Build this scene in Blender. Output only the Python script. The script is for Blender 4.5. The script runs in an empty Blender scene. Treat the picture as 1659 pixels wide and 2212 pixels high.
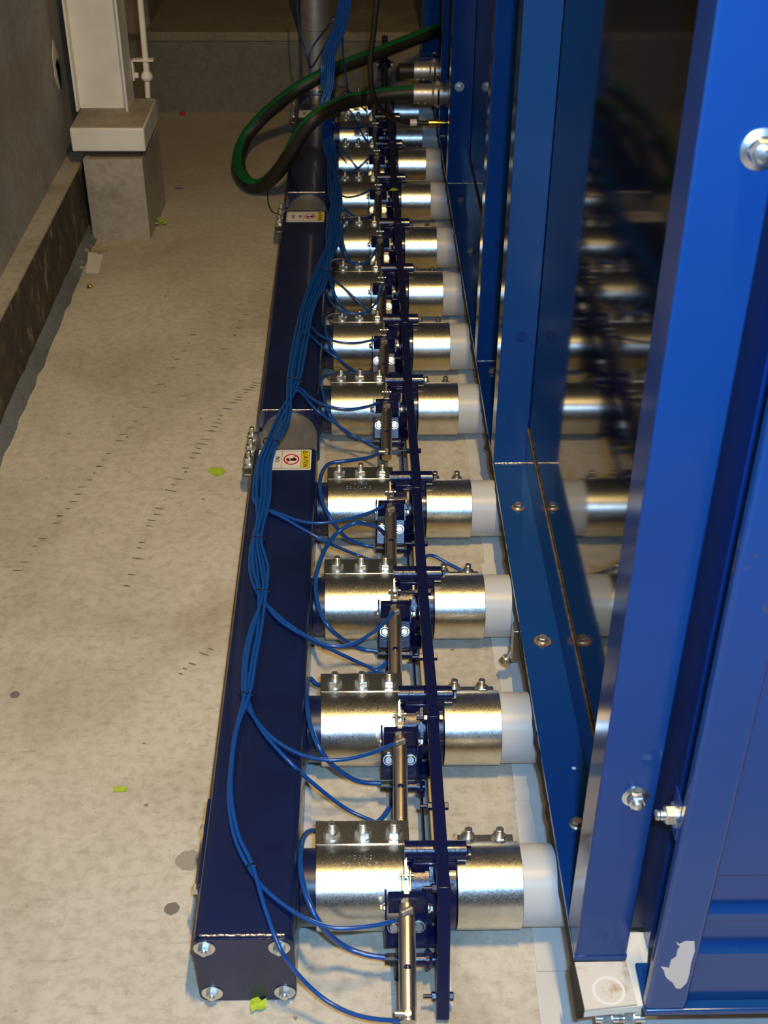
import bpy, bmesh, math, random
from mathutils import Vector, Matrix
# ------------------------------------------------------------------ scene, camera, light
S = bpy.context.scene
COL = S.collection
random.seed(7)
S.view_settings.view_transform = 'Standard'
S.view_settings.look = 'None'
S.view_settings.gamma = 1.0
S.view_settings.exposure = 0.0
S.view_settings.use_curve_mapping = False

def _cam():
    cx, cy, f = 829.5, 1106.0, 2726.0
    y = Vector((768 - cx, cy + 800, -f)).normalized()
    z = -Vector((800 - cx, -(5000 - cy), -f))
    z = (z - y * z.dot(y)).normalized()
    x = y.cross(z)
    cd = bpy.data.cameras.new('camera'); c = bpy.data.objects.new('camera', cd); COL.objects.link(c)
    R = Matrix((x, y, z))               # rows: world axes seen from the camera
    m = R.to_4x4(); m.translation = Vector((0, 0, 1.75))
    c.matrix_world = m
    cd.sensor_fit = 'VERTICAL'; cd.sensor_height = 36.0
    cd.lens = 36.0 * f / 2212.0
    cd.clip_start = .02
    cd.dof.use_dof = True; cd.dof.focus_distance = 2.6; cd.dof.aperture_fstop = 9.0
    S.camera = c
_cam()

w = bpy.data.worlds.new('dim_hall'); S.world = w; w.use_nodes = True
w.node_tree.nodes['Background'].inputs[0].default_value = (.85, .78, .66, 1)
w.node_tree.nodes['Background'].inputs[1].default_value = .03

def area(name, loc, target, sx, sy, power, color):
    ld = bpy.data.lights.new(name, 'AREA'); ld.shape = 'RECTANGLE'; ld.size = sx; ld.size_y = sy
    ld.energy = power; ld.color = color
    o = bpy.data.objects.new(name, ld); COL.objects.link(o); o.location = loc
    d = Vector(target) - Vector(loc)
    o.rotation_euler = d.to_track_quat('-Z', 'Y').to_euler()
    return o
# warm hall lamp above the machine edge, and the cool flash on top of the camera
area('hall_lamp', (.3265, .85, 3.3), (.29, 1.9, 0), .03, .40, 76, (1.0, .68, .25))
area('warm_fill_behind', (-.6, -1.6, 3.0), (.1, 1.6, .2), .5, .3, 11, (1.0, .68, .36))  # added warm fill with no known lamp there, brightens the front faces
area('camera_flash', (.075, .02, 1.84), (.05, 1.7, .2), .06, .035, 34, (.33, .66, 1.14))

# ------------------------------------------------------------------ mesh builder
class MB:
    def __init__(s): s.v = []; s.f = []; s.sm = []; s.mi = []
    def add(s, vs, fs, smooth=False, mi=0, M=None):
        n = len(s.v)
        for p in vs:
            p = Vector(p)
            s.v.append(M @ p if M is not None else p)
        for f in fs:
            s.f.append(tuple(n + i for i in f)); s.sm.append(smooth); s.mi.append(mi)
        return s
    def frm(s, p0, p1, up=None):
        a = (Vector(p1) - Vector(p0)); L = a.length; a = a / L
        u = Vector(up) if up is not None else (Vector((0, 0, 1)) if abs(a.z) < .9 else Vector((0, 1, 0)))
        e1 = (u - a * u.dot(a)).normalized(); e2 = a.cross(e1)
        return a, e1, e2, L
    def box(s, x0, x1, y0, y1, z0, z1, bev=0, M=None, mi=0, seg=2):
        bm = bmesh.new()
        bmesh.ops.create_cube(bm, size=1)
        for v in bm.verts:
            v.co = Vector(((x0+x1)/2 + v.co.x*(x1-x0), (y0+y1)/2 + v.co.y*(y1-y0), (z0+z1)/2 + v.co.z*(z1-z0)))
        if bev > 0: bmesh.ops.bevel(bm, geom=list(bm.edges), offset=bev, segments=seg, affect='EDGES', profile=.5)
        bm.normal_update(); bm.verts.index_update()
        vs = [v.co.copy() for v in bm.verts]; big = []
        for f in bm.faces:
            s_ = f.calc_area()
            n = max(abs(q) for q in f.normal)
            big.append(n > .999)
        fs = [tuple(v.index for v in f.verts) for f in bm.faces]
        n0 = len(s.v)
        for p in vs: s.v.append(M @ p if M is not None else p)
        for f, b in zip(fs, big):
            s.f.append(tuple(n0 + i for i in f)); s.sm.append(not b and bev > 0); s.mi.append(mi)
        bm.free(); return s
    def lathe(s, p0, p1, prof, n=28, up=None, mi=0, smooth=True):
        """prof: (t along the axis in metres, radius); every segment has edges of its own"""
        a, e1, e2, L = s.frm(p0, p1, up); p0 = Vector(p0)
        for (t0, r0), (t1, r1) in zip(prof, prof[1:]):
            vs = []
            for t, r in ((t0, r0), (t1, r1)):
                for k in range(n):
                    th = 2*math.pi*k/n
                    vs.append(p0 + a*t + (e1*math.cos(th) + e2*math.sin(th))*max(r, 1e-5))
            fs = [(k, (k+1) % n, n+(k+1) % n, n+k) for k in range(n)]
            s.add(vs, fs, smooth and abs(t1-t0) > 1e-6, mi)
        return s
    def cyl(s, p0, p1, r, r2=None, n=24, c=0, mi=0, hole=0):
        L = (Vector(p1)-Vector(p0)).length; r2 = r if r2 is None else r2
        pr = [(0, hole), (0, r-c)]
        if c: pr.append((c, r))
        if c: pr.append((L-c, r2))
        else: pr += [(L, r2)]
        if c: pr.append((L, r2-c))
        pr.append((L, hole))
        if hole: pr.append((0, hole))
        return s.lathe(p0, p1, pr, n, mi=mi)
    def hexp(s, p0, p1, r, rot=0, mi=0, n=6):
        a, e1, e2, L = s.frm(p0, p1); p0 = Vector(p0); p1 = Vector(p1)
        ch = .12*r
        rings = [(p0, r), (p1 - a*ch, r), (p1, r - ch)]
        vs = []
        for c, rr in rings:
            for k in range(n):
                th = rot + 2*math.pi*k/n
                vs.append(c + (e1*math.cos(th)+e2*math.sin(th))*rr)
        fs = []
        for j in range(2):
            for k in range(n): fs.append((j*n+k, j*n+(k+1) % n, (j+1)*n+(k+1) % n, (j+1)*n+k))
        fs += [tuple(range(n-1, -1, -1)), tuple(range(2*n, 3*n))]
        return s.add(vs, fs, False, mi)
    def sphere(s, c, r, n=12, m=8, sc=(1, 1, 1), mi=0):
        vs = []; fs = []; c = Vector(c)
        for i in range(m+1):
            ph = math.pi*i/m
            for k in range(n):
                th = 2*math.pi*k/n
                vs.append(c + Vector((math.sin(ph)*math.cos(th)*r*sc[0], math.sin(ph)*math.sin(th)*r*sc[1], math.cos(ph)*r*sc[2])))
        for i in range(m):
            for k in range(n): fs.append((i*n+k, i*n+(k+1) % n, (i+1)*n+(k+1) % n, (i+1)*n+k))
        return s.add(vs, fs, True, mi)
    def tube(s, path, r, n=10, sub=5, ref=None, stripe=None, caps=True, raw=False):
        pts = [Vector(p) for p in path]
        if not raw: pts = smooth(pts, sub)
        fr = []; prev = None
        for i, p in enumerate(pts):
            a = (pts[min(i+1, len(pts)-1)] - pts[max(i-1, 0)]).normalized()
            if ref is not None: u = Vector(ref)
            elif prev is None: u = Vector((0, 0, 1)) if abs(a.z) < .9 else Vector((1, 0, 0))
            else: u = prev
            e1 = (u - a*u.dot(a)).normalized(); prev = e1
            fr.append((p, e1, a.cross(e1)))
        n0 = len(s.v)
        for p, e1, e2 in fr:
            for k in range(n):
                th = 2*math.pi*k/n
                s.v.append(p + (e1*math.cos(th)+e2*math.sin(th))*r)
        for i in range(len(pts)-1):
            for k in range(n):
                s.f.append((n0+i*n+k, n0+i*n+(k+1) % n, n0+(i+1)*n+(k+1) % n, n0+(i+1)*n+k)); s.sm.append(True)
                s.mi.append(1 if stripe and k in stripe else 0)
        if caps:
            for i0, fl in ((n0, True), (n0+(len(pts)-1)*n, False)):
                vs = [s.v[i0+k].copy() for k in range(n)]
                s.add(vs, [tuple(range(n-1, -1, -1)) if fl else tuple(range(n))])
        return s
    def prism(s, poly, z0, z1, M=None, mi=0):
        """poly in local xy, extruded along z"""
        n = len(poly)
        vs = [(x, y, z0) for x, y in poly] + [(x, y, z1) for x, y in poly]
        fs = [(k, (k+1) % n, n+(k+1) % n, n+k) for k in range(n)] + [tuple(range(n-1, -1, -1)), tuple(range(n, 2*n))]
        return s.add(vs, fs, False, mi, M)
    def build(s, name, mat, parent=None, loc=None):
        me = bpy.data.meshes.new(name)
        me.from_pydata([tuple(p) for p in s.v], [], s.f)
        me.polygons.foreach_set('use_smooth', s.sm)
        me.polygons.foreach_set('material_index', s.mi)
        for m in (mat if isinstance(mat, (list, tuple)) else [mat]): me.materials.append(m)
        bm = bmesh.new(); bm.from_mesh(me); bmesh.ops.recalc_face_normals(bm, faces=bm.faces); bm.to_mesh(me); bm.free()
        o = bpy.data.objects.new(name, me); COL.objects.link(o)
        if parent is not None: o.parent = parent
        if loc is not None: o.location = loc
        return o

def smooth(pts, sub=5):
    out = []
    P = [pts[0]*2-pts[1]] + list(pts) + [pts[-1]*2-pts[-2]]
    for i in range(1, len(P)-2):
        p0, p1, p2, p3 = P[i-1], P[i], P[i+1], P[i+2]
        for k in range(sub):
            t = k/sub
            out.append(.5*((2*p1) + (p2-p0)*t + (2*p0-5*p1+4*p2-p3)*t*t + (3*p1-p0-3*p2+p3)*t**3))
    out.append(P[-2].copy() if hasattr(P[-2], 'copy') else P[-2])
    return out

def empty(name, loc=(0, 0, 0)):
    o = bpy.data.objects.new(name, None); o.empty_display_size = .05; COL.objects.link(o); o.location = loc
    return o
def tag(o, label=None, cat=None, group=None, kind=None):
    if label: o['label'] = label
    if cat: o['category'] = cat
    if group: o['group'] = group
    if kind: o['kind'] = kind
    return o
def copy_tree(o, parent=None, kids=None):
    kids = kids or KIDS()
    c = o.copy(); COL.objects.link(c)
    if parent is not None: c.parent = parent
    for ch in kids.get(o, []): copy_tree(ch, c, kids)
    return c
def KIDS():
    d = {}
    for o in bpy.data.objects:
        if o.parent: d.setdefault(o.parent, []).append(o)
    return d
ORD = ['nearest', 'second', 'third', 'fourth', 'fifth', 'sixth', 'seventh', 'eighth', 'ninth', 'tenth', 'eleventh', 'farthest']
def nth(k): return ORD[k]

# ------------------------------------------------------------------ materials
def mat(name, col, rough=.5, metal=0, coat=0, spec=.5, bump=0, bscale=200, var=0, vscale=20, rvar=0, sss=0):
    m = bpy.data.materials.new(name); m.use_nodes = True
    nt = m.node_tree; N = nt.nodes; L = nt.links; b = N['Principled BSDF']
    b.inputs['Base Color'].default_value = (*col, 1); b.inputs['Roughness'].default_value = rough
    b.inputs['Metallic'].default_value = metal; b.inputs['Specular IOR Level'].default_value = spec
    if coat: b.inputs['Coat Weight'].default_value = coat; b.inputs['Coat Roughness'].default_value = .06
    if sss:
        b.inputs['Subsurface Weight'].default_value = sss; b.inputs['Subsurface Radius'].default_value = (.01, .01, .01)
    tc = N.new('ShaderNodeTexCoord')
    if var or rvar:
        t = N.new('ShaderNodeTexNoise'); t.inputs['Scale'].default_value = vscale; t.inputs['Detail'].default_value = 6
        L.new(tc.outputs['Object'], t.inputs['Vector'])
        if var:
            r = N.new('ShaderNodeMapRange'); r.inputs[1].default_value = .3; r.inputs[2].default_value = .7
            r.inputs[3].default_value = 1-var; r.inputs[4].default_value = 1+var
            L.new(t.outputs['Fac'], r.inputs[0])
            mx = N.new('ShaderNodeVectorMath'); mx.operation = 'SCALE'; mx.inputs[0].default_value = col
            L.new(r.outputs[0], mx.inputs['Scale']); L.new(mx.outputs[0], b.inputs['Base Color'])
        if rvar:
            r = N.new('ShaderNodeMapRange'); r.inputs[1].default_value = .3; r.inputs[2].default_value = .7
            r.inputs[3].default_value = rough-rvar; r.inputs[4].default_value = rough+rvar
            L.new(t.outputs['Fac'], r.inputs[0]); L.new(r.outputs[0], b.inputs['Roughness'])
    if bump:
        t2 = N.new('ShaderNodeTexNoise'); t2.inputs['Scale'].default_value = bscale; t2.inputs['Detail'].default_value = 3
        L.new(tc.outputs['Object'], t2.inputs['Vector'])
        bp = N.new('ShaderNodeBump'); bp.inputs['Strength'].default_value = bump; bp.inputs['Distance'].default_value = .001
        L.new(t2.outputs['Fac'], bp.inputs['Height']); L.new(bp.outputs[0], b.inputs['Normal'])
    return m
def ramp(N, pts):
    r = N.new('ShaderNodeValToRGB'); e = r.color_ramp.elements
    e[0].position, e[0].color = pts[0][0], (*pts[0][1], 1)
    e[1].position, e[1].color = pts[-1][0], (*pts[-1][1], 1)
    for p, c in pts[1:-1]:
        k = e.new(p); k.color = (*c, 1)
    return r
def mixc(N, L, fac, a, b, mode='MIX'):
    m = N.new('ShaderNodeMix'); m.data_type = 'RGBA'; m.blend_type = mode
    for sock, v in ((m.inputs[0], fac), (m.inputs[6], a), (m.inputs[7], b)):
        if hasattr(v, 'links'): L.new(v, sock)
        elif isinstance(v, (int, float)): sock.default_value = v
        else: sock.default_value = (*v, 1)
    return m.outputs[2]
def noise(N, L, vec, sc, det=5, rough=.6, dist=0):
    t = N.new('ShaderNodeTexNoise'); t.inputs['Scale'].default_value = sc; t.inputs['Detail'].default_value = det
    t.inputs['Roughness'].default_value = rough; t.inputs['Distortion'].default_value = dist
    L.new(vec, t.inputs['Vector']); return t.outputs['Fac']
def mapping(N, L, sc=(1, 1, 1), rot=(0, 0, 0), loc=(0, 0, 0)):
    tc = N.new('ShaderNodeTexCoord'); mp = N.new('ShaderNodeMapping')
    mp.inputs['Scale'].default_value = sc; mp.inputs['Rotation'].default_value = rot; mp.inputs['Location'].default_value = loc
    L.new(tc.outputs['Object'], mp.inputs['Vector']); return mp.outputs[0]

def concrete(name, base, dark, stain=(.30, .22, .12), rough=.7, pits=1.0, far=None):
    m = bpy.data.materials.new(name); m.use_nodes = True
    nt = m.node_tree; N = nt.nodes; L = nt.links; b = N['Principled BSDF']
    v = mapping(N, L)
    big = noise(N, L, v, 2.2, 8, .65, .4)
    r1 = ramp(N, [(.32, dark), (.52, base), (.75, tuple(min(1, c*1.12) for c in base))]); L.new(big, r1.inputs[0])
    c = r1.outputs[0]
    fine = noise(N, L, v, 45, 8, .7)
    r2 = ramp(N, [(.28, (.72, .70, .66)), (.55, (1, 1, 1)), (.8, (1.0, 1.0, 1.0))]); L.new(fine, r2.inputs[0])
    c = mixc(N, L, 1.0, c, r2.outputs[0], 'MULTIPLY')
    # brown patches
    br = noise(N, L, mapping(N, L, (1, .6, 1), (0, 0, .5), (3, 1, 0)), 1.7, 6, .6, .6)
    r3 = ramp(N, [(.54, (0, 0, 0)), (.72, (1, 1, 1))]); L.new(br, r3.inputs[0])
    m3 = N.new('ShaderNodeMath'); m3.operation = 'MULTIPLY'; m3.inputs[1].default_value = .60; L.new(r3.outputs[0], m3.inputs[0])
    c = mixc(N, L, m3.outputs[0], c, stain)
    # brushed streaks
    st = noise(N, L, mapping(N, L, (9, 55, 9), (0, 0, .35)), 1.6, 5, .7, .3)
    r4 = ramp(N, [(.30, (.80, .78, .74)), (.42, (1, 1, 1)), (1, (1, 1, 1))]); L.new(st, r4.inputs[0])
    c = mixc(N, L, 1.0, c, r4.outputs[0], 'MULTIPLY')
    # small dark pits
    vo = N.new('ShaderNodeTexVoronoi'); vo.inputs['Scale'].default_value = 13; L.new(v, vo.inputs['Vector'])
    dn = noise(N, L, v, 90, 3)
    ad = N.new('ShaderNodeMath'); ad.operation = 'MULTIPLY_ADD'; ad.inputs[1].default_value = .14; ad.inputs[2].default_value = -.05
    L.new(dn, ad.inputs[0])
    ad2 = N.new('ShaderNodeMath'); ad2.operation = 'ADD'; L.new(vo.outputs['Distance'], ad2.inputs[0]); L.new(ad.outputs[0], ad2.inputs[1])
    r5 = ramp(N, [(.045, (1, 1, 1)), (.085, (0, 0, 0))]); L.new(ad2.outputs[0], r5.inputs[0])
    m5 = N.new('ShaderNodeMath'); m5.operation = 'MULTIPLY'; m5.inputs[1].default_value = .75*pits; L.new(r5.outputs[0], m5.inputs[0])
    c = mixc(N, L, m5.outputs[0], c, (.10, .08, .06))
    vo2 = N.new('ShaderNodeTexVoronoi'); vo2.inputs['Scale'].default_value = 46; L.new(v, vo2.inputs['Vector'])
    r6 = ramp(N, [(.05, (1, 1, 1)), (.12, (0, 0, 0))]); L.new(vo2.outputs['Distance'], r6.inputs[0])
    m6 = N.new('ShaderNodeMath'); m6.operation = 'MULTIPLY'; L.new(r6.outputs[0], m6.inputs[0]); L.new(r3.outputs[0], m6.inputs[1])
    m7 = N.new('ShaderNodeMath'); m7.operation = 'MULTIPLY_ADD'; m7.inputs[1].default_value = .5; L.new(m6.outputs[0], m7.inputs[0])
    m8 = N.new('ShaderNodeMath'); m8.operation = 'MULTIPLY'; m8.inputs[1].default_value = .35*pits; L.new(r6.outputs[0], m8.inputs[0]); L.new(m8.outputs[0], m7.inputs[2])
    c = mixc(N, L, m7.outputs[0], c, (.20, .16, .11))
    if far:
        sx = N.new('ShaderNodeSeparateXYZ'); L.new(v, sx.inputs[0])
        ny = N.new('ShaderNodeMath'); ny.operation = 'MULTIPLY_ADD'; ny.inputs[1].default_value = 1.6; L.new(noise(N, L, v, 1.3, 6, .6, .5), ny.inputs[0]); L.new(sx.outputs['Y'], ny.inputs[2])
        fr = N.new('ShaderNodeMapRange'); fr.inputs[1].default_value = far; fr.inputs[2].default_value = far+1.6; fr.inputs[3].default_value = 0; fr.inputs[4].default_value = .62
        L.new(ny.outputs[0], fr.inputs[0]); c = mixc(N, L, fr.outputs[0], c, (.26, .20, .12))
    L.new(c, b.inputs['Base Color'])
    b.inputs['Roughness'].default_value = rough
    bp = N.new('ShaderNodeBump'); bp.inputs['Strength'].default_value = .35; bp.inputs['Distance'].default_value = .002
    L.new(fine, bp.inputs['Height']); L.new(bp.outputs[0], b.inputs['Normal'])
    return m
def steelzinc(name, col, rough, rv=.08, gb=.10, mot=0):
    m = bpy.data.materials.new(name); m.use_nodes = True
    nt = m.node_tree; N = nt.nodes; L = nt.links; b = N['Principled BSDF']
    b.inputs['Metallic'].default_value = 1
    v = mapping(N, L)
    a = noise(N, L, v, 28, 7, .65, .5); f = noise(N, L, v, 420, 3, .6)
    r = ramp(N, [(.3, tuple(c*.84 for c in col)), (.55, col), (.8, tuple(min(1, c*1.15) for c in col))]); L.new(a, r.inputs[0])
    L.new(r.outputs[0], b.inputs['Base Color'])
    mr = N.new('ShaderNodeMapRange'); mr.inputs[1].default_value = .3; mr.inputs[2].default_value = .7
    mr.inputs[3].default_value = rough-rv; mr.inputs[4].default_value = rough+rv
    L.new(f, mr.inputs[0]); L.new(mr.outputs[0], b.inputs['Roughness'])
    bp = N.new('ShaderNodeBump'); bp.inputs['Strength'].default_value = gb; bp.inputs['Distance'].default_value = .0006
    L.new(f, bp.inputs['Height']); out = bp.outputs[0]
    if mot:
        mo = noise(N, L, v, 34, 4, .6, .3); b2 = N.new('ShaderNodeBump'); b2.inputs['Strength'].default_value = mot; b2.inputs['Distance'].default_value = .0012
        L.new(mo, b2.inputs['Height']); L.new(out, b2.inputs['Normal']); out = b2.outputs[0]
    L.new(out, b.inputs['Normal'])
    return m
M = {}
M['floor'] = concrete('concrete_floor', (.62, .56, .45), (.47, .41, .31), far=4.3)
M['wallc'] = concrete('grey_painted_concrete', (.36, .35, .33), (.27, .26, .24), pits=1.3, rough=.6)
M['ledge'] = concrete('ledge_concrete', (.42, .38, .31), (.27, .23, .17), pits=.7)
M['step'] = concrete('brown_step_concrete', (.24, .195, .12), (.13, .105, .065), pits=.6)
M['riser'] = concrete('dark_riser_concrete', (.17, .15, .11), (.09, .08, .06), pits=.4)
M['pier'] = concrete('pier_concrete', (.42, .37, .29), (.16, .13, .10))
M['cream'] = mat('cream_paint', (.82, .78, .66), .5, bump=.15, bscale=60, var=.08, vscale=9)
M['galv'] = steelzinc('galvanised_steel', (.68, .675, .62), .31, .07, .10, .35)
M['zinc'] = steelzinc('zinc_plated', (.80, .82, .80), .34, .05)
M['inox'] = steelzinc('stainless_tube', (.66, .59, .54), .32, .02, .01)
M['duct'] = steelzinc('brushed_duct', (.55, .53, .49), .42, .05)
M['duct'].node_tree.nodes['Principled BSDF'].inputs['Metallic'].default_value = .75
M['navy'] = mat('navy_enamel', (.006, .013, .058), .34, coat=.35, var=.25, vscale=7, bump=.06, bscale=120)
M['navyc'] = mat('navy_casting', (.006, .009, .050), .27, coat=.2, spec=.4, bump=.3, bscale=350)
M['blue'] = mat('blue_machine_paint', (.010, .058, .215), .14, coat=0, spec=.32, var=.10, vscale=3, bump=.03, bscale=80)
M['panel'] = mat('dark_blue_gloss_panel', (.003, .007, .020), .06, spec=.55)
M['recess'] = mat('recess_shade_blue', (.003, .010, .045), .35)  # blue darkened in colour so the recess looks shaded
M['dkblue'] = mat('deep_blue_paint', (.006, .035, .19), .3, coat=.4)  # a deeper blue than the machine paint
M['hose'] = mat('blue_air_tube', (.006, .070, .30), .28, spec=.6)
M['rubber'] = mat('black_rubber', (.012, .012, .012), .45, bump=.2, bscale=300)
M['bigrub'] = mat('black_hose_rubber', (.018, .016, .013), .5, bump=.3, bscale=200)
M['green'] = mat('green_hose_stripe', (.004, .13, .035), .5, bump=.2, bscale=200)
M['gasket'] = mat('black_foam_gasket', (.016, .013, .010), .75, bump=.5, bscale=160)
M['pe'] = mat('milky_white_plastic', (.58, .58, .56), .38, sss=.15)
M['sheet'] = mat('pale_sheet', (.66, .63, .57), .5, var=.08, vscale=12, bump=.1, bscale=60)
M['brass'] = mat('brass', (.80, .48, .10), .25, metal=1)
M['alu'] = mat('cast_aluminium', (.50, .46, .41), .42, metal=.8, bump=.2, bscale=200)
M['white'] = mat('white_label_vinyl', (.80, .77, .70), .35)
M['yellow'] = mat('yellow_label_ink', (.80, .62, .01), .35)
M['red'] = mat('red_label_ink', (.62, .02, .02), .35)
M['black'] = mat('black_ink', (.010, .010, .010), .4)
M['paper'] = mat('white_paper', (.66, .62, .52), .8)
M['lime'] = mat('lime_leaf', (.40, .55, .03), .7, var=.2, vscale=60)
M['weld'] = mat('bare_weld_bead', (.62, .50, .38), .25, metal=.9, bump=.8, bscale=260)
M['caulk'] = mat('rusty_caulk', (.13, .085, .055), .7, var=.5, vscale=60)
M['bare'] = mat('bare_patch_warm_tint', (.88, .72, .60), .6, bump=.3, bscale=90)  # white patch with warm light tinted into its base colour
M['rust'] = mat('rust', (.30, .13, .045), .7, var=.4, vscale=90)
M['rustyz'] = mat('weathered_bolt', (.50, .45, .36), .38, metal=.8, var=.3, vscale=90)
M['mould'] = None
def spotted(name, base, spot, rough, sc=30, lo=.60, hi=.70, sc2=3.0):
    m = mat(name, base, rough); nt = m.node_tree; N = nt.nodes; L = nt.links; b = N['Principled BSDF']
    v = mapping(N, L); a = noise(N, L, v, sc, 5, .6); g_ = noise(N, L, v, sc2, 4, .6)
    ad = N.new('ShaderNodeMath'); ad.operation = 'MULTIPLY_ADD'; ad.inputs[1].default_value = .5; L.new(g_, ad.inputs[0]); 
    m2 = N.new('ShaderNodeMath'); m2.operation = 'MULTIPLY'; m2.inputs[1].default_value = .55; L.new(a, m2.inputs[0]); L.new(m2.outputs[0], ad.inputs[2])
    r = ramp(N, [(lo, (0, 0, 0)), (hi, (1, 1, 1))]); L.new(ad.outputs[0], r.inputs[0])
    L.new(mixc(N, L, r.outputs[0], base, spot), b.inputs['Base Color'])
    rr = N.new('ShaderNodeMapRange'); rr.inputs[3].default_value = rough; rr.inputs[4].default_value = .7; L.new(r.outputs[0], rr.inputs[0]); L.new(rr.outputs[0], b.inputs['Roughness'])
    return m
M['scuffed'] = spotted('scuffed_blue_paint', (.009, .062, .22), (.14, .085, .04), .18, 38, .64, .72, 5.0)
M['rustcream'] = spotted('rusty_cream_paint', (.66, .62, .52), (.42, .24, .09), .45, 22, .54, .66, 28.0)
def _mould():
    m = bpy.data.materials.new('mould_black_kerb'); m.use_nodes = True
    nt = m.node_tree; N = nt.nodes; L = nt.links; b = N['Principled BSDF']
    a = noise(N, L, mapping(N, L, (1, 5, 3)), 3.5, 8, .7, .5)
    r = ramp(N, [(.30, (.030, .024, .016)), (.56, (.075, .058, .036)), (.66, (.26, .23, .17)), (.8, (.36, .33, .27))]); L.new(a, r.inputs[0])
    L.new(r.outputs[0], b.inputs['Base Color']); b.inputs['Roughness'].default_value = .75
    bp = N.new('ShaderNodeBump'); bp.inputs['Strength'].default_value = .5; bp.inputs['Distance'].default_value = .004
    L.new(a, bp.inputs['Height']); L.new(bp.outputs[0], b.inputs['Normal'])
    return m
M['mould'] = _mould()
M['gutter'] = concrete('blue_grey_mortar', (.17, .19, .20), (.09, .10, .11), pits=.5)

def bolt(mb, p, ax, r=.006, hex_r=.0125, wash=.014, nut_h=.010, out=.014, base_w=.0025, rot=.3):
    """washer, nut and protruding threaded end, from surface point p along ax"""
    p = Vector(p); a = Vector(ax).normalized()
    mb.cyl(p, p + a*base_w, wash, n=20)
    q = p + a*base_w
    mb.hexp(q, q + a*nut_h, hex_r, rot)
    if out > 0:
        q2 = q + a*nut_h
        prof = [(0, r)]; t = 0
        while t < out - .003:
            prof += [(t+.0006, r), (t+.0010, r*.88), (t+.0016, r)]; t += .0020
        prof += [(out-.001, r), (out, r*.8), (out, 0)]
        mb.lathe(q2, q2 + a, prof, n=14)
    return mb
def hexhead(mb, p, ax, hex_r=.010, h=.007, wash=.013, rot=.3, fl=True):
    p = Vector(p); a = Vector(ax).normalized()
    if fl: mb.lathe(p, p+a, [(0, wash), (.0015, wash), (.004, hex_r*.95), (.004, 0)], n=22)
    mb.hexp(p + a*.003, p + a*(.003+h), hex_r, rot)
    return mb
def text_mesh(txt, size, extr=.0003):
    cu = bpy.data.curves.new('lettering', 'FONT'); cu.body = txt; cu.size = size; cu.extrude = extr
    cu.align_x = 'CENTER'; cu.align_y = 'CENTER'; cu.resolution_u = 2
    o = bpy.data.objects.new('lettering', cu); COL.objects.link(o)
    dg = bpy.context.evaluated_depsgraph_get(); dg.update()
    me = bpy.data.meshes.new_from_object(o.evaluated_get(dg))
    bpy.data.objects.remove(o, do_unlink=True)
    return me
def text_obj(name, txt, size, m, parent, Mx, extr=.0003, fn=None):
    me = text_mesh(txt, size, extr); me.name = name; me.materials.clear(); me.materials.append(m)
    for v in me.vertices:
        q = Mx @ v.co
        v.co = fn(q) if fn else q
    o = bpy.data.objects.new(name, me); COL.objects.link(o); o.parent = parent
    return o
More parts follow.
